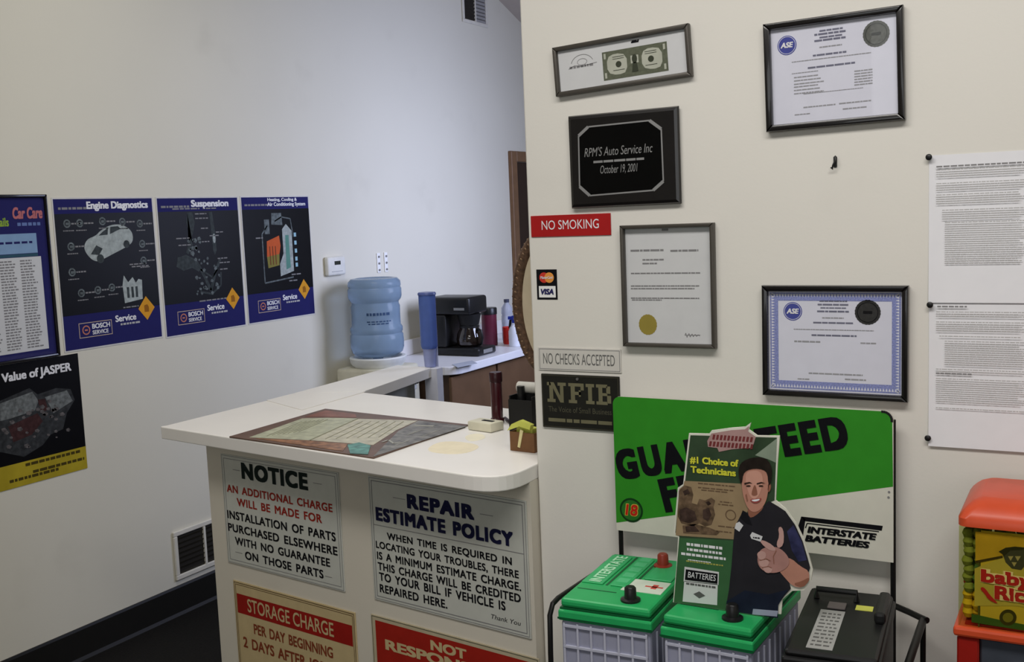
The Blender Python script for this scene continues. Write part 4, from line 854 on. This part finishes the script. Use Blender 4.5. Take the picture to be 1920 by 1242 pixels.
# rack wire frame
xl, xr = f.c[0]-w+.006, f.c[0]+w-.002; zb = .6974
rk = mat('rack_black_wire', (18, 18, 18), .4)
for x in (xl, xr): MB().cyl((x, sy+.0056, 0), (x, sy+.0056, f.c[1]+h-.02), .0055, 12).build('upright', rk, rack, True)
sl = PS.uv(1135, 1056)
MB().tube([(xl, sy+.0056, .884), (-.995, 2.185, .884), (-.985, 2.10, .888), (-.976, 1.90, .902), (-.975, 1.872, .899), (-.975, 1.858, .880), (-.975, 1.855, .80), (-.975, 1.855, 0)], .0055, 10).build('side_rail', rk, rack, True)
MB().tube([(-.298, 2.15, .868), (-.297, 2.10, .868), (-.292, 1.90, .866), (-.292, 1.872, .862), (-.292, 1.858, .845), (-.292, 1.855, .80), (-.292, 1.855, 0)], .0075, 10).build('side_rail', rk, rack, True)
MB().tube([(xr, sy+.0056, .868), (-.33, 2.185, .868), (-.30, 2.155, .870), (-.290, 2.145, .871)], .0065, 10).build('side_arm', rk, rack, True)
MB().cyl((-.298, 2.15, 0), (-.298, 2.15, .864), .0055, 12).build('rear_leg', rk, rack, True)
MB().box(-.965, -.302, 1.80, sy-.002, zb-.02, zb).build('battery_shelf', mat('shelf_black', (26, 26, 26), .5), rack)
for y in (1.86, sy-.012): MB().cyl((-.975, y, .30), (-.295, y, .30), .005, 10).build('cross_bar', rk, rack, True)
for x in (xl, xr):
    MB().cyl((x, sy-.003, zb-.025), (-.975 if x < -.6 else -.298, sy-.003, zb-.025), .004, 8).build('shelf_strut', rk, rack, True)
# ------------------------------------------------------------------ batteries
GRL = mat('battery_green', (38, 164, 92), .4, vary=.05); GRD = mat('battery_green_dark', (14, 84, 46), .4); CASE = mat('battery_grey_case', (150, 152, 172), .5, vary=.04); RIB = mat('battery_case_rib', (184, 186, 202), .5)
MINT = ink('battery_mint_ink', 178, 232, 192); STK = mat('battery_sticker', (206, 216, 200), .5)
def battery(label, loc, rz, W, Ln, H, group, sticker_side):
    t = thing('car_battery', label, 'car battery', loc, rz, 0, group)
    w = W/2; hc = H-.045
    MB().box(-w, w, 0, Ln, 0, hc, .006, 2).build('case', CASE, t)
    rb = MB(); n = 6
    for k in range(n+1): x = -w+.008+(W-.016)*k/n; rb.box(x-.002, x+.002, -.004, .0005, .02, hc-.004)
    for z in (hc-.055, hc-.012, hc-.13): rb.box(-w+.006, w-.006, -.0045, .0005, z, z+.0045)
    for k in range(1, 9): y = Ln*k/9; rb.box(w-.0005, w+.003, y-.002, y+.002, .02, hc-.01)
    rb.build('case_ribs', RIB, t)
    MB().box(-w-.004, w+.004, -.006, Ln+.004, hc+.0005, H-.022, .004, 2).build('lid_skirt', GRL, t)
    MB().box(-w-.0045, w+.0045, -.0066, -.0056, hc+.004, hc+.008).box(-w-.001, w+.001, -.001, Ln+.001, H-.0225, H-.018).build('lid_groove', GRD, t)
    MB().box(-w, w, 0, Ln, H-.018, H, .006, 2).build('lid', GRL, t)
    gr = MB()
    for x in (-w*.36, w*.18): gr.box(x-.0025, x+.0025, .10, Ln-.012, H, H+.0006)
    gr.box(-w+.01, w*.0, .065, .068, H, H+.0006); gr.build('lid_channels', GRD, t)
    vc = MB()
    for x0, x1 in ((-w*.95, -w*.45), (-w*.28, w*.10)): vc.box(x0, x1, .10, Ln-.02, H, H+.003, .0012, 1)
    vc.box(w*.28, w*.9, .16, Ln-.02, H, H+.003, .0012, 1); vc.build('vent_caps', mat('battery_green_cap', (52, 172, 104), .4), t)
    me = text_items([('INTERSTATE', (.105, -.0), (Ln-.025, -.0), (.105, .026), {'bold': .02})], 0)
    for v in me.bm.verts: x, z, dz = v.co.x, v.co.z, -v.co.y; v.co = (-w*.53-z, x, H+.0036+dz)
    me.build('lid_lettering', MINT, t)
    mk = MB()
    for k in range(5): mk.box(-w*.22, w*.04, .12+k*.035, .145+k*.035, H+.003, H+.0034)
    mk.build('cap_marking', ink('battery_cap_ink', 84, 182, 124), t)
    for (x, y) in ((w*.44, .036), (w*.40, Ln-.05)):
        tb = MB().lathe([(0, 0), (.020, 0), (.020, .004), (.0125, .006), (.0115, .026), (.009, .029), (0, .029)], c=(x, y, H), n=22).build('terminal', M_BLACK if y < .1 else mat('terminal_red', (140, 50, 36), .4), t, True)
    sk = MB().box(w*.02, w*.92, .085, .155, H, H+.0008); so = sk.build('warning_sticker', STK, t)
    mm_ = MB(); mm_.box(w*.45, w*.85, .118, .124, H+.0008, H+.0012); mm_.box(w*.60, w*.72, .11, .134, H+.0008, H+.0012); mm_.build('sticker_mark', ink('sticker_red', 196, 80, 70), so)
    MB().box(-w+.012, -w+.055, -.0052, -.0048, .05, .085).build('case_label', M_PAPERB, t)
    return t
BH = .228
battery('green lidded battery at the left end of the rack', (-.848, 1.848, zb+.0006), math.radians(2.5), .19, .30, BH, 'green topped grey batteries on the rack', 1)
battery('green lidded battery in the middle, under the cardboard cutout', (-.636, 1.838, zb+.0006), math.radians(-2), .175, .30, BH, 'green topped grey batteries on the rack', 1)
# black battery
t = thing('black_battery', 'all black battery with a grey label at the right end of the rack', 'car battery', (-.397, 1.782, zb+.0006), math.radians(5))
W_, L_, H_ = .157, .325, BH; w = W_/2; bk = mat('battery_black', (24, 24, 25), .42, vary=.1)
MB().box(-w, w, 0, L_, 0, H_-.035, .008, 2).build('case', bk, t)
MB().box(-w-.004, w+.004, -.004, L_+.004, H_-.0345, H_-.012, .005, 2).box(-w, w, .0, L_, H_-.0125, H_, .007, 2).build('lid', bk, t)
MB().box(w*.72, w*.98, .16, .28, H_, H_+.022, .006, 2).build('raised_block', bk, t)
MB().tube([(w*.2, .262, H_+.001), (w*.2, .266, H_+.018), (-w*.75, .266, H_+.018), (-w*.75, .262, H_+.001)], .006, 8).build('carry_handle', M_BLACK, t, True)
lb_ = MB().box(-w*.55, w*.02, .018, .205, H_, H_+.0008).build('grey_label', mat('label_silver', (162, 162, 160), .4), t)
lm = MB(); rnd = random.Random(1)
for k in range(10):
    y = .03+.017*k; x = -w*.48
    while x < -w*.08: e = x+rnd.uniform(.004, .012); lm.box(x, min(e, -w*.05), y, y+.006, H_+.0008, H_+.0011); x = e+.003
lm.build('label_print', ink('label_ink', 96, 96, 94), lb_)
MB().box(-w*.42, w*.0, .213, .243, H_, H_+.004, .001, 1).build('grey_plate', ink('plate_grey', 104, 98, 96), t)
MB().box(w*.22, w*.62, .222, .247, H_, H_+.0008).build('yellow_sticker', ink('sticker_yellow', 204, 206, 96), t)
# ------------------------------------------------------------------ cardboard cutout on the middle battery
PC = Plane(0, 1.905, 0)
def ks(x, y): return (1240+x/3.183, 780+y/3.183)
o0 = PC.uv(*ks(400, 1190))
CZ0 = zb+.0006+BH+.0014
t = thing('cardboard_cutout', 'cardboard standee of a smiling technician printed beside green adverts, on the batteries', 'standee', (o0[0], 1.905, CZ0))
def S(pts): return [(a-o0[0], z-CZ0) for a, z in (PC.uv(*ks(*p)) for p in pts)]
zmin = 0
outl = [(165, 105), (285, 108), (300, 88), (420, 72), (500, 66), (535, 40), (522, 82), (572, 118), (706, 120), (692, 300), (682, 505), (742, 556), (803, 640), (852, 740), (884, 850), (903, 920), (893, 985), (852, 1042), (780, 1046), (722, 1098), (715, 1185), (400, 1196), (70, 1130), (90, 900), (100, 722), (74, 702), (98, 430), (130, 408)]
op = [(x, max(z, 0.0005)) for x, z in S(outl)]
MB().prism(op, 0, .004, 'y').build('card', mat('card_white', (214, 214, 200), .6), t)
def art(nm, pts, m, d, k=0): return MB().face([(x, max(z, .001)) for x, z in (smooth_poly(S(pts), k) if k else S(pts))], d).build(nm, m, t)
e1 = .0004
GD_ = ink('cutout_dark_green', 52, 70, 50, vary=.25, scale=14); GM_ = ink('cutout_green', 58, 98, 62, vary=.2, scale=12)
art('green_background', [(174, 116), (690, 130), (676, 505), (640, 520), (560, 700), (420, 1215), (76, 1145), (108, 722), (84, 698), (108, 436), (140, 412)], GD_, e1)
art('pale_streak', [(560, 235), (690, 135), (684, 280), (640, 260)], ink('cutout_grey_green', 132, 146, 128, vary=.1), 2*e1)
art('lower_green', [(108, 728), (430, 745), (415, 1000), (385, 1215), (78, 1145)], GM_, 2*e1)
art('tan_panel', [(138, 388), (500, 406), (520, 560), (440, 738), (86, 714), (108, 436), (132, 420)], ink('cutout_tan', 148, 128, 98, vary=.12, scale=20), 2*e1)
pm = MB()
for p_ in ([(106, 446), (140, 415), (180, 425), (192, 470), (182, 520), (215, 530), (228, 495), (262, 505), (300, 488), (322, 505), (312, 545), (322, 590), (300, 650), (262, 660), (228, 640), (190, 660), (120, 640), (100, 600)], [(128, 655), (200, 645), (290, 668), (350, 694), (330, 712), (132, 700)]):
    pm.face(S(p_), 3*e1)
pm.build('sepia_picture', ink('cutout_sepia', 98, 80, 62, vary=.55, scale=70), t)
pm = MB()
for p_ in ([(112, 560), (150, 545), (200, 570), (215, 620), (170, 640), (115, 625)], [(250, 560), (285, 548), (300, 590), (280, 630), (250, 610)], [(145, 660), (200, 655), (230, 690), (150, 692)], [(265, 515), (285, 508), (300, 525), (280, 535)], [(130, 450), (160, 435), (172, 460), (140, 475)]): pm.face(S(p_), 4*e1)
pm.build('sepia_shadows', ink('cutout_dark_sepia', 62, 48, 42, vary=.5, scale=80), t)
pm = MB(); rnd = random.Random(3)
for y, x0, x1 in ((405, 220, 440), (430, 220, 430), (445, 240, 400), (515, 350, 420), (530, 340, 430), (660, 340, 440), (690, 330, 420)):
    (a_, z_), (b2, z3) = S([(x0, y), (x1, y)]); words(pm, a_, b2, z_, .0022, 3*e1, rnd)
(a_, z_), = S([(415, 592)]); pm.ring(a_, z_, .0105, .002, 3*e1, 20)
pm.build('tan_print', ink('cutout_brown_ink', 104, 84, 64), t)
# jagged logo
art('logo_patch', [(275, 150), (300, 105), (420, 85), (500, 80), (525, 60), (518, 92), (565, 125), (545, 190), (420, 200), (345, 215), (335, 192), (280, 185)], ink('logo_rose', 166, 134, 130), 3*e1)
lm = MB(); rnd = random.Random(9)
for y, x0, x1, hh in ((140, 305, 550, .0095), (180, 285, 545, .0095)):
    (a_, z_), (b2, z3) = S([(x0, y), (x1, y)]); x = a_
    while x < b2-.004: lm.face([(x, z_), (x+.0045, z_), (x+.0065, z_+hh), (x+.002, z_+hh)], 4*e1); x += .0072
lm.build('logo_strokes', ink('logo_dark_red', 112, 52, 52), t)
def ST(items, m, nm, d=3*e1): text_items([(s_, *S([lb_]), *S([rb_]), *S([tl_]), kw) for s_, lb_, rb_, tl_, kw in items], d).build(nm, m, t)
ST([('#1 Choice of', (172, 284), (462, 302), (172, 243), {'bold': .03}), ('Technicians', (176, 342), (446, 358), (176, 302), {'bold': .03})], ink('cutout_yellow', 206, 206, 62), 'yellow_lettering')
pm = MB()
for y, x0, x1, hh in ((776, 152, 365, .0055), (806, 155, 362, .005), (836, 120, 395, .005), (860, 160, 300, .002)):
    (a_, z_), (b2, z3) = S([(x0, y), (x1, y+20)]); words(pm, a_, b2, (z_+z3)/2, hh, 3*e1, rnd, (.6, 2.4), .35)
pm.build('white_print', M_WINK, t)
pm = MB(); (a_, z_), (b2, z3) = S([(150, 885), (370, 898)]); words(pm, a_, b2, z3, .0028, 3*e1, rnd, (.8, 2.5), .5); pm.build('yellow_print', ink('cutout_dull_yellow', 160, 160, 80), t)
art('badge_white', [(138, 985), (338, 1005), (334, 1130), (128, 1108)], M_PAPERG, 3*e1)
art('badge_rim', [(140, 900), (345, 932), (342, 1010), (134, 988)], M_PAPERG, 3*e1); art('badge_black', [(148, 915), (338, 942), (336, 1002), (142, 978)], M_INK, 4*e1)
ST([('BATTERIES', (160, 965), (328, 984), (160, 930), {'bold': .0, 'shear': .2})], M_WINK, 'badge_lettering', 5*e1)
pm = MB(); (a_, z_), (b2, z3) = S([(150, 1020), (325, 1030)]); words(pm, a_, b2, z3, .004, 4*e1, rnd, (.8, 2.2), .4); c_ = S([(228, 1068)])[0]; pm.face([(c_[0]-.012, c_[1]), (c_[0], c_[1]-.007), (c_[0]+.012, c_[1]), (c_[0], c_[1]+.007)], 4*e1); pm.build('badge_print', ink('badge_grey_ink', 92, 92, 92), t)
# printed man
art('printed_shirt', [(472, 600), (492, 566), (530, 585), (570, 590), (642, 506), (700, 540), (742, 568), (800, 650), (845, 748), (876, 852), (890, 905), (880, 935), (800, 900), (745, 930), (775, 1030), (735, 1075), (700, 1125), (690, 1215), (385, 1215), (405, 1040), (420, 900), (432, 752), (440, 660)], ink('shirt_charcoal', 38, 37, 42, vary=.12, scale=25), 5*e1)
art('printed_jeans', [(392, 1105), (500, 1040), (640, 1065), (760, 1035), (722, 1085), (700, 1130), (698, 1215), (388, 1215)], ink('jeans_navy', 26, 32, 48, vary=.2, scale=30), 6*e1)
art('sleeve_pattern', [(752, 690), (790, 650), (840, 750), (870, 860), (820, 870), (780, 800)], ink('sleeve_blue', 48, 50, 82, vary=.4, scale=50), 6*e1)
SK = ink('print_skin', 178, 128, 110, vary=.08, scale=25); SKL = ink('print_skin_light', 198, 148, 130, vary=.06, scale=25); SKD = ink('print_skin_shade', 138, 92, 74, vary=.08, scale=25)
art('printed_neck', [(515, 545), (605, 525), (612, 552), (560, 600), (525, 608)], SKD, 6*e1, 1)
art('printed_collar', [(488, 562), (520, 588), (545, 655), (505, 640), (472, 605)], ink('collar_black', 24, 24, 28), 6*e1)
art('printed_face', [(482, 330), (520, 308), (580, 305), (632, 320), (646, 380), (640, 450), (628, 510), (596, 560), (552, 577), (518, 552), (494, 490), (482, 420)], SK, 7*e1, 2)
art('face_light_side', [(505, 335), (560, 322), (600, 335), (612, 390), (590, 470), (560, 500), (530, 480), (508, 410)], SKL, 8*e1, 2)
art('printed_ear', [(640, 400), (655, 398), (658, 430), (646, 455), (637, 450)], SKD, 7*e1, 1)
art('printed_hair', [(466, 300), (490, 268), (540, 248), (600, 244), (642, 262), (664, 310), (662, 370), (652, 412), (642, 405), (636, 340), (610, 318), (560, 312), (515, 322), (492, 345), (484, 405), (474, 395), (464, 345)], ink('print_hair', 34, 28, 24, vary=.3, scale=60), 9*e1, 1)
fm_ = MB()
for p_ in ([(498, 398), (530, 392), (548, 402), (530, 400), (500, 408)], [(572, 400), (600, 392), (626, 400), (602, 400), (574, 407)]): fm_.face(S(p_), 10*e1)
for cx_ in (523, 598): fm_.face(S([(cx_+14*math.cos(a), 416+5*math.sin(a)) for a in [2*math.pi*i/12 for i in range(12)]]), 10*e1)
fm_.build('brows_and_eyes', ink('print_brow', 52, 36, 30), t)
art('printed_nose', [(556, 412), (566, 412), (578, 462), (570, 474), (546, 474), (540, 462)], SKD, 9*e1, 1)
art('printed_mouth', [(532, 497), (552, 493), (588, 491), (603, 486), (592, 510), (566, 521), (542, 512)], ink('print_lip', 150, 70, 66), 10*e1, 1)
art('printed_teeth', [(541, 499), (565, 496), (594, 492), (585, 504), (563, 509), (547, 506)], M_WINK, 11*e1, 1)
art('cheek_lines', [(505, 470), (512, 462), (520, 500), (514, 510)], SKD, 10*e1)
art('name_tag', [(532, 712), (545, 692), (607, 718), (596, 750), (540, 732)], M_PAPERG, 7*e1); art('badge_patch', [(448, 640), (468, 630), (492, 652), (468, 690), (440, 670)], M_PAPERG, 7*e1)
pm = MB(); (a_, z_), (b2, z3) = S([(550, 718), (590, 736)]); words(pm, a_, b2, (z_+z3)/2-.001, .0025, 8*e1, rnd, (.8, 2), .4); pm.build('name_tag_print', M_INK, t)
art('printed_forearm', [(735, 845), (780, 850), (830, 895), (886, 925), (884, 985), (845, 1026), (785, 1015), (735, 960), (690, 905)], SK, 7*e1, 1)
art('forearm_shade', [(785, 1000), (845, 1026), (884, 985), (886, 960), (840, 985)], SKD, 8*e1, 1)
art('printed_palm', [(575, 830), (600, 790), (660, 775), (720, 790), (770, 850), (760, 900), (700, 935), (630, 935), (580, 895)], ink('print_hand', 166, 124, 116, vary=.1, scale=30), 9*e1, 2)
hd = MB()
for p_ in ([(590, 745), (612, 738), (668, 768), (690, 800), (660, 805), (620, 780)], [(700, 665), (722, 658), (736, 700), (732, 770), (700, 790), (690, 760), (708, 715)]): hd.face(smooth_poly(S(p_), 1), 10*e1)
hd.build('printed_pointing_fingers', ink('print_hand_light', 188, 150, 142, vary=.06), t)
hd = MB()
for p_ in ([(570, 820), (600, 800), (630, 815), (625, 850), (590, 860)], [(580, 862), (625, 850), (650, 870), (635, 900), (595, 900)], [(605, 902), (640, 895), (668, 905), (660, 935), (625, 935)]): hd.face(smooth_poly(S(p_), 2), 10*e1)
hd.build('printed_curled_fingers', ink('print_hand_light', 188, 150, 142), t)
hd = MB(); hd.stroke(S([(592, 860), (632, 850), (655, 862)]), .0012, 11*e1).stroke(S([(606, 902), (642, 895), (662, 905)]), .0012, 11*e1).stroke(S([(690, 800), (672, 835), (676, 880)]), .0012, 11*e1); hd.build('finger_creases', SKD, t)
art('base_strip', [(550, 1150), (700, 1162), (692, 1196), (545, 1186)], ink('strip_grey', 150, 156, 176), 7*e1)

# ------------------------------------------------------------------ candy machine
RED = mat('candy_red', (204, 78, 44), .35, vary=.05); REDD = mat('candy_red_dark', (150, 26, 18), .4)
PX, PY = -.214, 1.95
t = thing('candy_machine', 'red topped candy vending machine with a yellow label lettered in red', 'candy machine', (PX, PY, 0), math.radians(0))
Wd, Dp = .235, .215
zl0, zl1, zb0 = 1.126, 1.172, .945
def rrect(x0, x1, y0, y1, r): return arc(x1-r, y1-r, r, 0, 90, 4)+arc(x0+r, y1-r, r, 90, 180, 4)+arc(x0+r, y0+r, r, 180, 270, 4)+arc(x1-r, y0+r, r, 270, 360, 4)
lid = bmesh.new()
A_ = rrect(.0, Wd, -.002, Dp+.002, .016); B_ = rrect(.0, Wd, -.002, Dp+.002, .016); C_ = rrect(.022, Wd-.022, .022, Dp-.022, .016); D_ = rrect(.034, Wd-.034, .034, Dp-.034, .014)
mbl = MB(); rings = []; E_ = rrect(.006, Wd-.006, .005, Dp-.005, .017); F_ = rrect(.013, Wd-.013, .012, Dp-.012, .017)
for ptsl, z in ((A_, zl0), (B_, zl0+.014), (E_, zl0+.024), (F_, zl1-.014), (C_, zl1-.006), (D_, zl1)): rings.append([mbl.bm.verts.new((p[0], p[1], z)) for p in ptsl])
for R0, R1 in zip(rings, rings[1:]):
    for i in range(len(R0)): j = (i+1) % len(R0); mbl.bm.faces.new((R0[i], R0[j], R1[j], R1[i]))
mbl.bm.faces.new(rings[-1]); mbl.bm.faces.new(list(reversed(rings[0]))); bmesh.ops.recalc_face_normals(mbl.bm, faces=mbl.bm.faces)
lo = mbl.build('lid', RED, t, True)
MB().lathe([(0, 0), (.022, 0), (.022, .003), (.017, .006), (.017, .003), (0, .003)], c=(.135, .10, zl1), n=28).build('lid_lock', M_STEEL, lo, True)
CG = glass_mat('globe_plastic', (244, 246, 226))
gb = MB()
for x0, x1, y0, y1 in ((0.002, .0045, .0045, Dp-.0045), (Wd-.0045, Wd-.002, .0045, Dp-.0045), (.002, Wd-.002, .002, .0045), (.002, Wd-.002, Dp-.0045, Dp-.002)): gb.box(x0, x1, y0, y1, zb0+.0005, zl0-.0005)
gb.build('clear_globe', CG, t)
MB().box(.0335, .036, .006, .009, zb0+.001, zl0-.001).build('globe_seam', ink('seam_olive', 84, 82, 40), t)
YL = ink('label_yellow', 206, 170, 60, vary=.12, scale=14); 
MB().box(.037, Wd-.008, .006, .0072, zb0+.012, zl0-.006).build('label_card', YL, t)
Pm = Plane(PX, PY+.006, 0)
def K(x, y): a_, z_ = Pm.uv(1740+x/3.433, 880+y/3.433); return (a_, z_)
def sh(o): 
    for v in o.data.vertices: v.co.y += .006
    return o
def cart(nm, pts, m, d, k=0):
    p_ = [K(*q) for q in pts]; sh(MB().face(smooth_poly(p_, k) if k else p_, d).build(nm, m, t))
cart('pale_band', [(305, 400), (640, 440), (640, 520), (305, 600)], ink('label_amber', 196, 150, 46, vary=.15, scale=20), .0004)
cart('cart_panel', [(300, 640), (480, 570), (700, 560), (700, 900), (560, 880), (300, 880)], ink('label_tan', 190, 164, 78), .0006)
cart('canopy_line', [(305, 590), (480, 556), (482, 572), (306, 606)], ink('label_dark_brown', 70, 54, 24), .0008)
cart('round_emblem', [(480, 545), (520, 515), (580, 505), (640, 520), (660, 580), (600, 650), (540, 640), (500, 600)], ink('emblem_grey', 70, 66, 56), .0009)
cart('emblem_leaf', [(455, 530), (500, 505), (560, 498), (640, 505), (600, 520), (530, 522), (490, 560), (478, 545)], ink('emblem_dark', 50, 46, 30), .0012)
em = MB()
for p_ in ([(515, 560), (550, 560), (532, 590)], [(560, 560), (598, 560), (578, 592)], [(538, 598), (572, 600), (555, 628)]): em.face([K(*q) for q in p_], .0012)
sh(em.build('emblem_facets', ink('emblem_cream', 170, 150, 110), t))
cart('wheel', [(515+55*math.cos(a), 955+52*math.sin(a)) for a in [2*math.pi*i/24 for i in range(24)]], ink('wheel_brown', 64, 56, 24), .0009)
cart('wheel_centre', [(515+34*math.cos(a), 955+31*math.sin(a)) for a in [2*math.pi*i/24 for i in range(24)]], ink('wheel_olive', 124, 112, 40), .0012)
cart('grass_strip', [(280, 930), (460, 970), (620, 1000), (620, 1040), (280, 985)], ink('label_leaf', 62, 90, 40), .0007)
CR_ = ink('label_cream', 222, 196, 140); LR = ink('label_red', 170, 36, 30)
its = [('baby', K(340, 738), K(668, 748), K(340, 655), {'bold': .04, 'full': False}), ('Ric', K(428, 838), K(624, 856), K(428, 750), {'bold': .04})]
its2 = [(a_, (b[0]-.001, b[1]-.001), (c[0]+.001, c[1]-.001), (d2[0]-.001, d2[1]+.001), {'bold': .11}) for a_, b, c, d2, k in its]
sh(text_items(its2, .0014).build('lettering_outline', CR_, t)); sh(text_items(its, .0018).build('lettering', LR, t))
cart('lettering_swash', [(335, 770), (365, 800), (390, 840), (450, 868), (440, 850), (400, 810), (372, 770), (350, 755)], LR, .0018, 1)
# printed / real candy seen through the left of the globe
rnd = random.Random(12)
cn = MB(); cn2 = MB()
def candy(mb, x, y, z, r): mb.lathe([(0, -r*1.15), (r*.7, -r*.8), (r, 0), (r*.7, r*.8), (0, r*1.15)], c=(x, y, z), n=12)
cols = [ink('candy_yellow', 206, 164, 40), ink('candy_crimson', 160, 36, 40), ink('candy_leaf_green', 84, 112, 62), ink('candy_olive', 126, 130, 62)]
bag = [MB() for _ in cols]
for k in range(170):        # close against the left wall of the globe
    layer = k//17; r_ = k % 17
    x, y, z = .016+.0165*(r_ // 9)+rnd.uniform(-.002, .002), .024+.0195*(r_ % 9)+rnd.uniform(-.004, .004), zb0+.018+layer*.0162+rnd.uniform(-.002, .002)
    ci = 0 if layer < 3 else (1 if layer in (3, 4) and r_ % 3 else (2 if layer < 6 and r_ % 2 else 3))
    candy(bag[ci], x, y, z, .0098)
for k in range(70):
    layer = k//7; z = zb0+.018+layer*.0162; x = rnd.uniform(.05, .222); y = rnd.uniform(.022, .19)
    ci = 0 if layer < 2 and k % 2 else (1 if layer in (2, 3, 4) and k % 2 else (3 if layer > 4 and k % 4 else 2))
    candy(bag[ci], x, y, z, .0105)
for mb_, m_, nm in zip(bag, cols, ('yellow', 'red', 'green', 'olive')):
    pass
root_c = thing('candy_fill', 'mixed yellow, red and green candies seen through the side of the machine globe', 'candy', (PX, PY, 0)); root_c['kind'] = 'stuff'
for mb_, m_, nm in zip(bag, cols, ('yellow', 'red', 'green', 'olive')): o = mb_.build('%s_candies' % nm, m_, root_c, True); o['kind'] = 'stuff'
MB().box(.012, Wd-.012, .0105, Dp-.02, zb0+.0005, zb0+.004).build('globe_floor', REDD, t)
MB().box(-.006, Wd+.006, -.006, Dp+.006, zb0-.018, zb0, .005, 2).build('base_flange', RED, t)
MB().box(.0, .036, .0, Dp, .70, zb0-.0185, .003, 1).box(Wd-.036, Wd, .0, Dp, .70, zb0-.0185, .003, 1).box(.036, Wd-.036, .03, Dp, .70, zb0-.0185).build('base_housing', REDD, t)
MB().box(.037, Wd-.037, .008, .0295, .72, zb0-.02, .003, 1).build('coin_plate', mat('coin_plate_steel', (92, 98, 110), .35, metal=.6), t)
MB().lathe([(0, 0), (.03, 0), (.03, .006), (.012, .010), (.012, .022), (0, .022)], M=Matrix.Translation((.10, .008, .86)) @ Euler((math.pi/2, 0, 0)).to_matrix().to_4x4(), n=24).build('coin_knob', M_STEEL, t, True)
MB().cyl((Wd/2, Dp/2, .02), (Wd/2, Dp/2, .70), .022, 20).build('stand_pole', M_BLACK, t, True)
MB().lathe([(0, 0), (.16, 0), (.16, .012), (.06, .024), (0, .024)], c=(Wd/2, Dp/2, 0), n=32).build('stand_base', M_BLACK, t, True)
